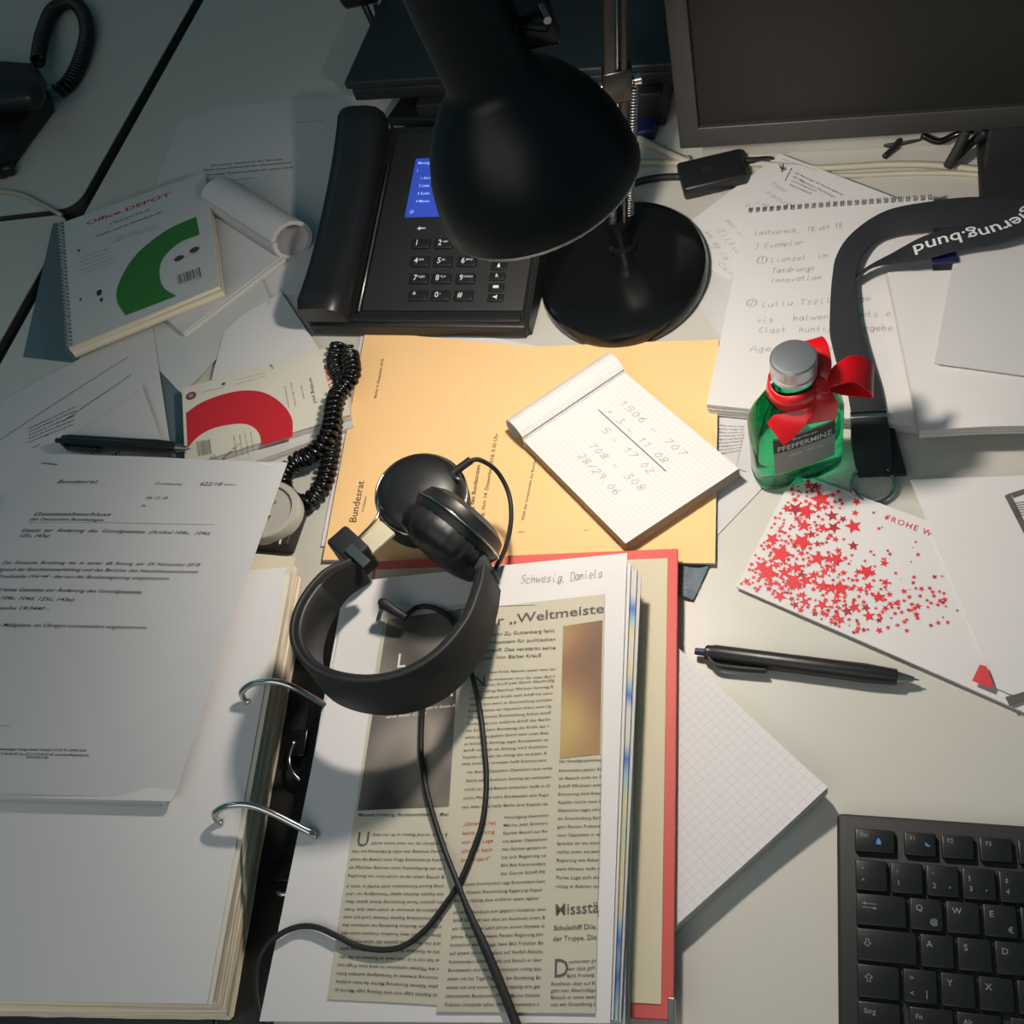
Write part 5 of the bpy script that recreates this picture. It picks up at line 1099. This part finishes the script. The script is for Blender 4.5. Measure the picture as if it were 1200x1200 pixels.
s = sheet_obj('envelope', 'plain white envelope covering the right half of the star card', 'envelope', [('w', *Lc), ('w', *(Lc+V((130, 0, 0)))), ('w', *(Lb+dr*75)), ('w', *Lb)], 130, 120, MT['paper'], t=.6, nx=4, ny=4)
p = Print(s)
p.poly([(1177, 581), (1184, 578), (1206, 622), (1200, 626)]); p.poly([(1184, 578), (1200, 573), (1204, 578), (1188, 584)])
for k in range(6): p.line((1190, 590+k*3), (1206, 587+k*3), .5)
p.poly([(1178, 817), (1206, 809), (1206, 819), (1183, 828)]); p.build('printed_frame', MT['inkgrey'])
s2 = Sheet([(1144, 776, 8.2), (1158, 779, 8.2), (1165, 803, 8.2), (1136, 799, 8.2)], 14, 14, .3)
p = Print(s2); s2.ob = s.ob; p.poly([(1148, 779), (1156, 781), (1164, 801), (1161, 807), (1139, 798)]); p.build('red_sticker', mat('sticker_red', (208, 66, 70), .6))
# ------------------------------------------------------------------ keyboard
def build_keyboard():
    z = 15; TL = G(981, 950, z); a = math.radians(-2.15); ex = V((math.cos(a), math.sin(a), 0)); ey = V((-ex.y, ex.x, 0)); W, D = 285, 135
    t = thing('keyboard', 'black keyboard with German key legends, lower right corner', 'keyboard', TL+ex*W/2-ey*D/2-V((0, 0, z)))
    c = TL+ex*W/2-ey*D/2
    b = MB(); b.box(V((c.x, c.y, 6.5)), ex*W/2, ey*D/2, (0, 0, 6), bev=3); b.build('keyboard_body', MT['blackmatte'], t, auto=40)
    Q0 = G(1075.8, 1063.2, z)   # Q legend
    K = 19.05
    def key(x, y, w=1, h=1, legs=(), sz=3.0, col='keyprint'):
        """x,y: key centre relative to the Q key centre in key units"""
        cc = Q0+ex*(4.2+x*K)+ey*(-3.6+y*K); b = MB(); b.box(V((cc.x, cc.y, 14)), ex*(w*K-1.6)/2, ey*(h*K-1.6)/2, (0, 0, 1.7), bev=1.1); ko = b.build('key', MT['black'], t, auto=40)
        ww, hh = w*K, h*K; q = V((cc.x, cc.y, 15.7))
        ks = Sheet([('w', *(q-ex*ww/2+ey*hh/2)), ('w', *(q+ex*ww/2+ey*hh/2)), ('w', *(q+ex*ww/2-ey*hh/2)), ('w', *(q-ex*ww/2-ey*hh/2))], ww, hh, lift=.15); ks.ob = ko
        p = Print(ks); pb = Print(ks)
        for (tx, u, v, s_) in legs:
            if tx == 'TAB':
                p.line(V((u, v+2.2)), V((u+8, v+2)), .35, True); p.line(V((u, v)), V((u+8, v-.2)), .35, True); p.poly([V((u, v+2.2)), V((u+2, v+3)), V((u+2, v+1.4))], True); p.poly([V((u+8, v-.2)), V((u+6, v+.6)), V((u+6, v-1))], True)
            elif tx == 'ARR' or tx == 'ARD':
                f = 1 if tx == 'ARR' else -1; pts = [V((u, v)), V((u-2, v-2*f)), V((u-.8, v-2*f)), V((u-.8, v-4*f)), V((u+.8, v-4*f)), V((u+.8, v-2*f)), V((u+2, v-2*f))]
                for i in range(7): p.line(pts[i], pts[(i+1) % 7], .35, True)
            elif tx in ('LOCK', 'MOON'):
                if tx == 'LOCK': pb.poly([V((u, v)), V((u+2.6, v)), V((u+2.6, v+2.2)), V((u, v+2.2))], True); pb.poly([V((u+.6, v+2.2)), V((u+2, v+2.2)), V((u+2, v+3.4)), V((u+.6, v+3.4))], True)
                else: pb.poly([V((u, v+2.4)), V((u+.4, v+.6)), V((u+2, v)), V((u+3.2, v+1)), V((u+1.8, v+1)), V((u+1.2, v+2))], True)
            else: p.text(tx, V((u, v)), h=s_, local=True)
        p.build('key_legend', MT[col], ko)
        if pb.v: pb.build('icon', MT['blueink'], ko)
    two = lambda a_, b_, c_=None: ((a_, 4, 11.5, 2.2), (b_, 4, 5.2, 2.8)) + (((c_, 12.5, 4.6, 2.2),) if c_ else ())
    # number row
    key(-1.5, 1, legs=(('°', 4, 11, 2.6), ('^', 4, 5, 2.6)))
    for i, (a_, b_, c_) in enumerate((('!', '1', None), ('"', '2', '²'), ('§', '3', '³'), ('$', '4', None), ('%', '5', None), ('&', '6', None), ('/', '7', '{'), ('(', '8', '['))): key(-.5+i, 1, legs=two(a_, b_, c_))
    key(-1.25, 0, w=1.5, legs=(('TAB', 4, 10.5, 3),))
    for i, ch in enumerate('QWERTZUI'): key(i, 0, legs=((ch, 4, 11.2, 3.3),)+((('@', 11, 4.5, 3),) if ch == 'Q' else (('€', 13, 3.6, 3),) if ch == 'E' else ()))
    key(-1.125, -1, w=1.75, legs=(('ARD', 6.5, 8.4, 3),))
    for i, ch in enumerate('ASDFGHJK'): key(.25+i, -1, legs=((ch, 4, 11.2, 3.3),))
    key(-1.375, -2, w=1.25, legs=(('ARR', 6.8, 13.2, 3),))
    key(-.25, -2, legs=(('>', 4, 12, 2.8), ('<', 4, 4.2, 2.8), ('|', 12, 4.4, 3.2)))
    for i, ch in enumerate('YXCVBNM'): key(.75+i, -2, legs=((ch, 4, 11.2, 3.3),))
    key(-1.375, -3, w=1.25, legs=(('Strg', 4, 12, 2.6),)); key(0, -3, w=1.25, legs=(('Fn', 4, 12, 2.6),)); key(1.25, -3, w=1.25, legs=(('Alt', 4, 12, 2.6),)); key(4, -3, w=4)
    # function row
    key(-1.38, 2.05, w=1.25, h=.8, legs=(('Esc', 4, 9.5, 2.4), ('LOCK', 12.6, 5.6, 2)))
    for i in range(7): key(-.08+i*1.06, 2.05, w=1.0, h=.8, legs=(('F%d' % (i+1), 4, 9.5, 2.4),)+((('MOON', 12, 6.2, 2),) if i == 0 else ()))
    # low-profile frame strip between function and number rows
build_keyboard()
# ------------------------------------------------------------------ grey round gadget between law document and booklet
def build_gadget():
    c = G(316, 606, 14); t = thing('tape_dispenser', 'small round light grey plastic dispenser above the divider, beside phone cord', 'tape dispenser', G(316, 622, 0))
    b = MB(); b.lathe(V((c.x, c.y, 16)), (.05, -.1, 1), [(0, 24), (1, 26), (10, 26), (12, 25), (12.5, 21), (10, 20), (9.5, .1)], 44, sx=1.15); b.build('round_case', MT['greyplastic'], t, auto=35)
    b = MB(); b.box(V((c.x-6, c.y-4, 8)), (30, -3, 0), (2, 20, 0), (0, 0, 7.5), bev=2); bo = b.build('dark_base', MT['blackmatte'], t, auto=40)
    b = MB(); b.tube([V((c.x-12, c.y-6, 27)), V((c.x+10, c.y+6, 27.5))], 1, 6, 2); b.tube([V((c.x-4, c.y+8, 27)), V((c.x+8, c.y-8, 27.5))], 1, 6, 2); b.build('cross_blade', MT['steel'], t, smooth=True)
    b = MB(); b.box(G(330, 630, 15), (.8, 0, 0), (0, 6, 0), (0, 0, .8)); b.build('white_mark', MT['white'], bo)
build_gadget()
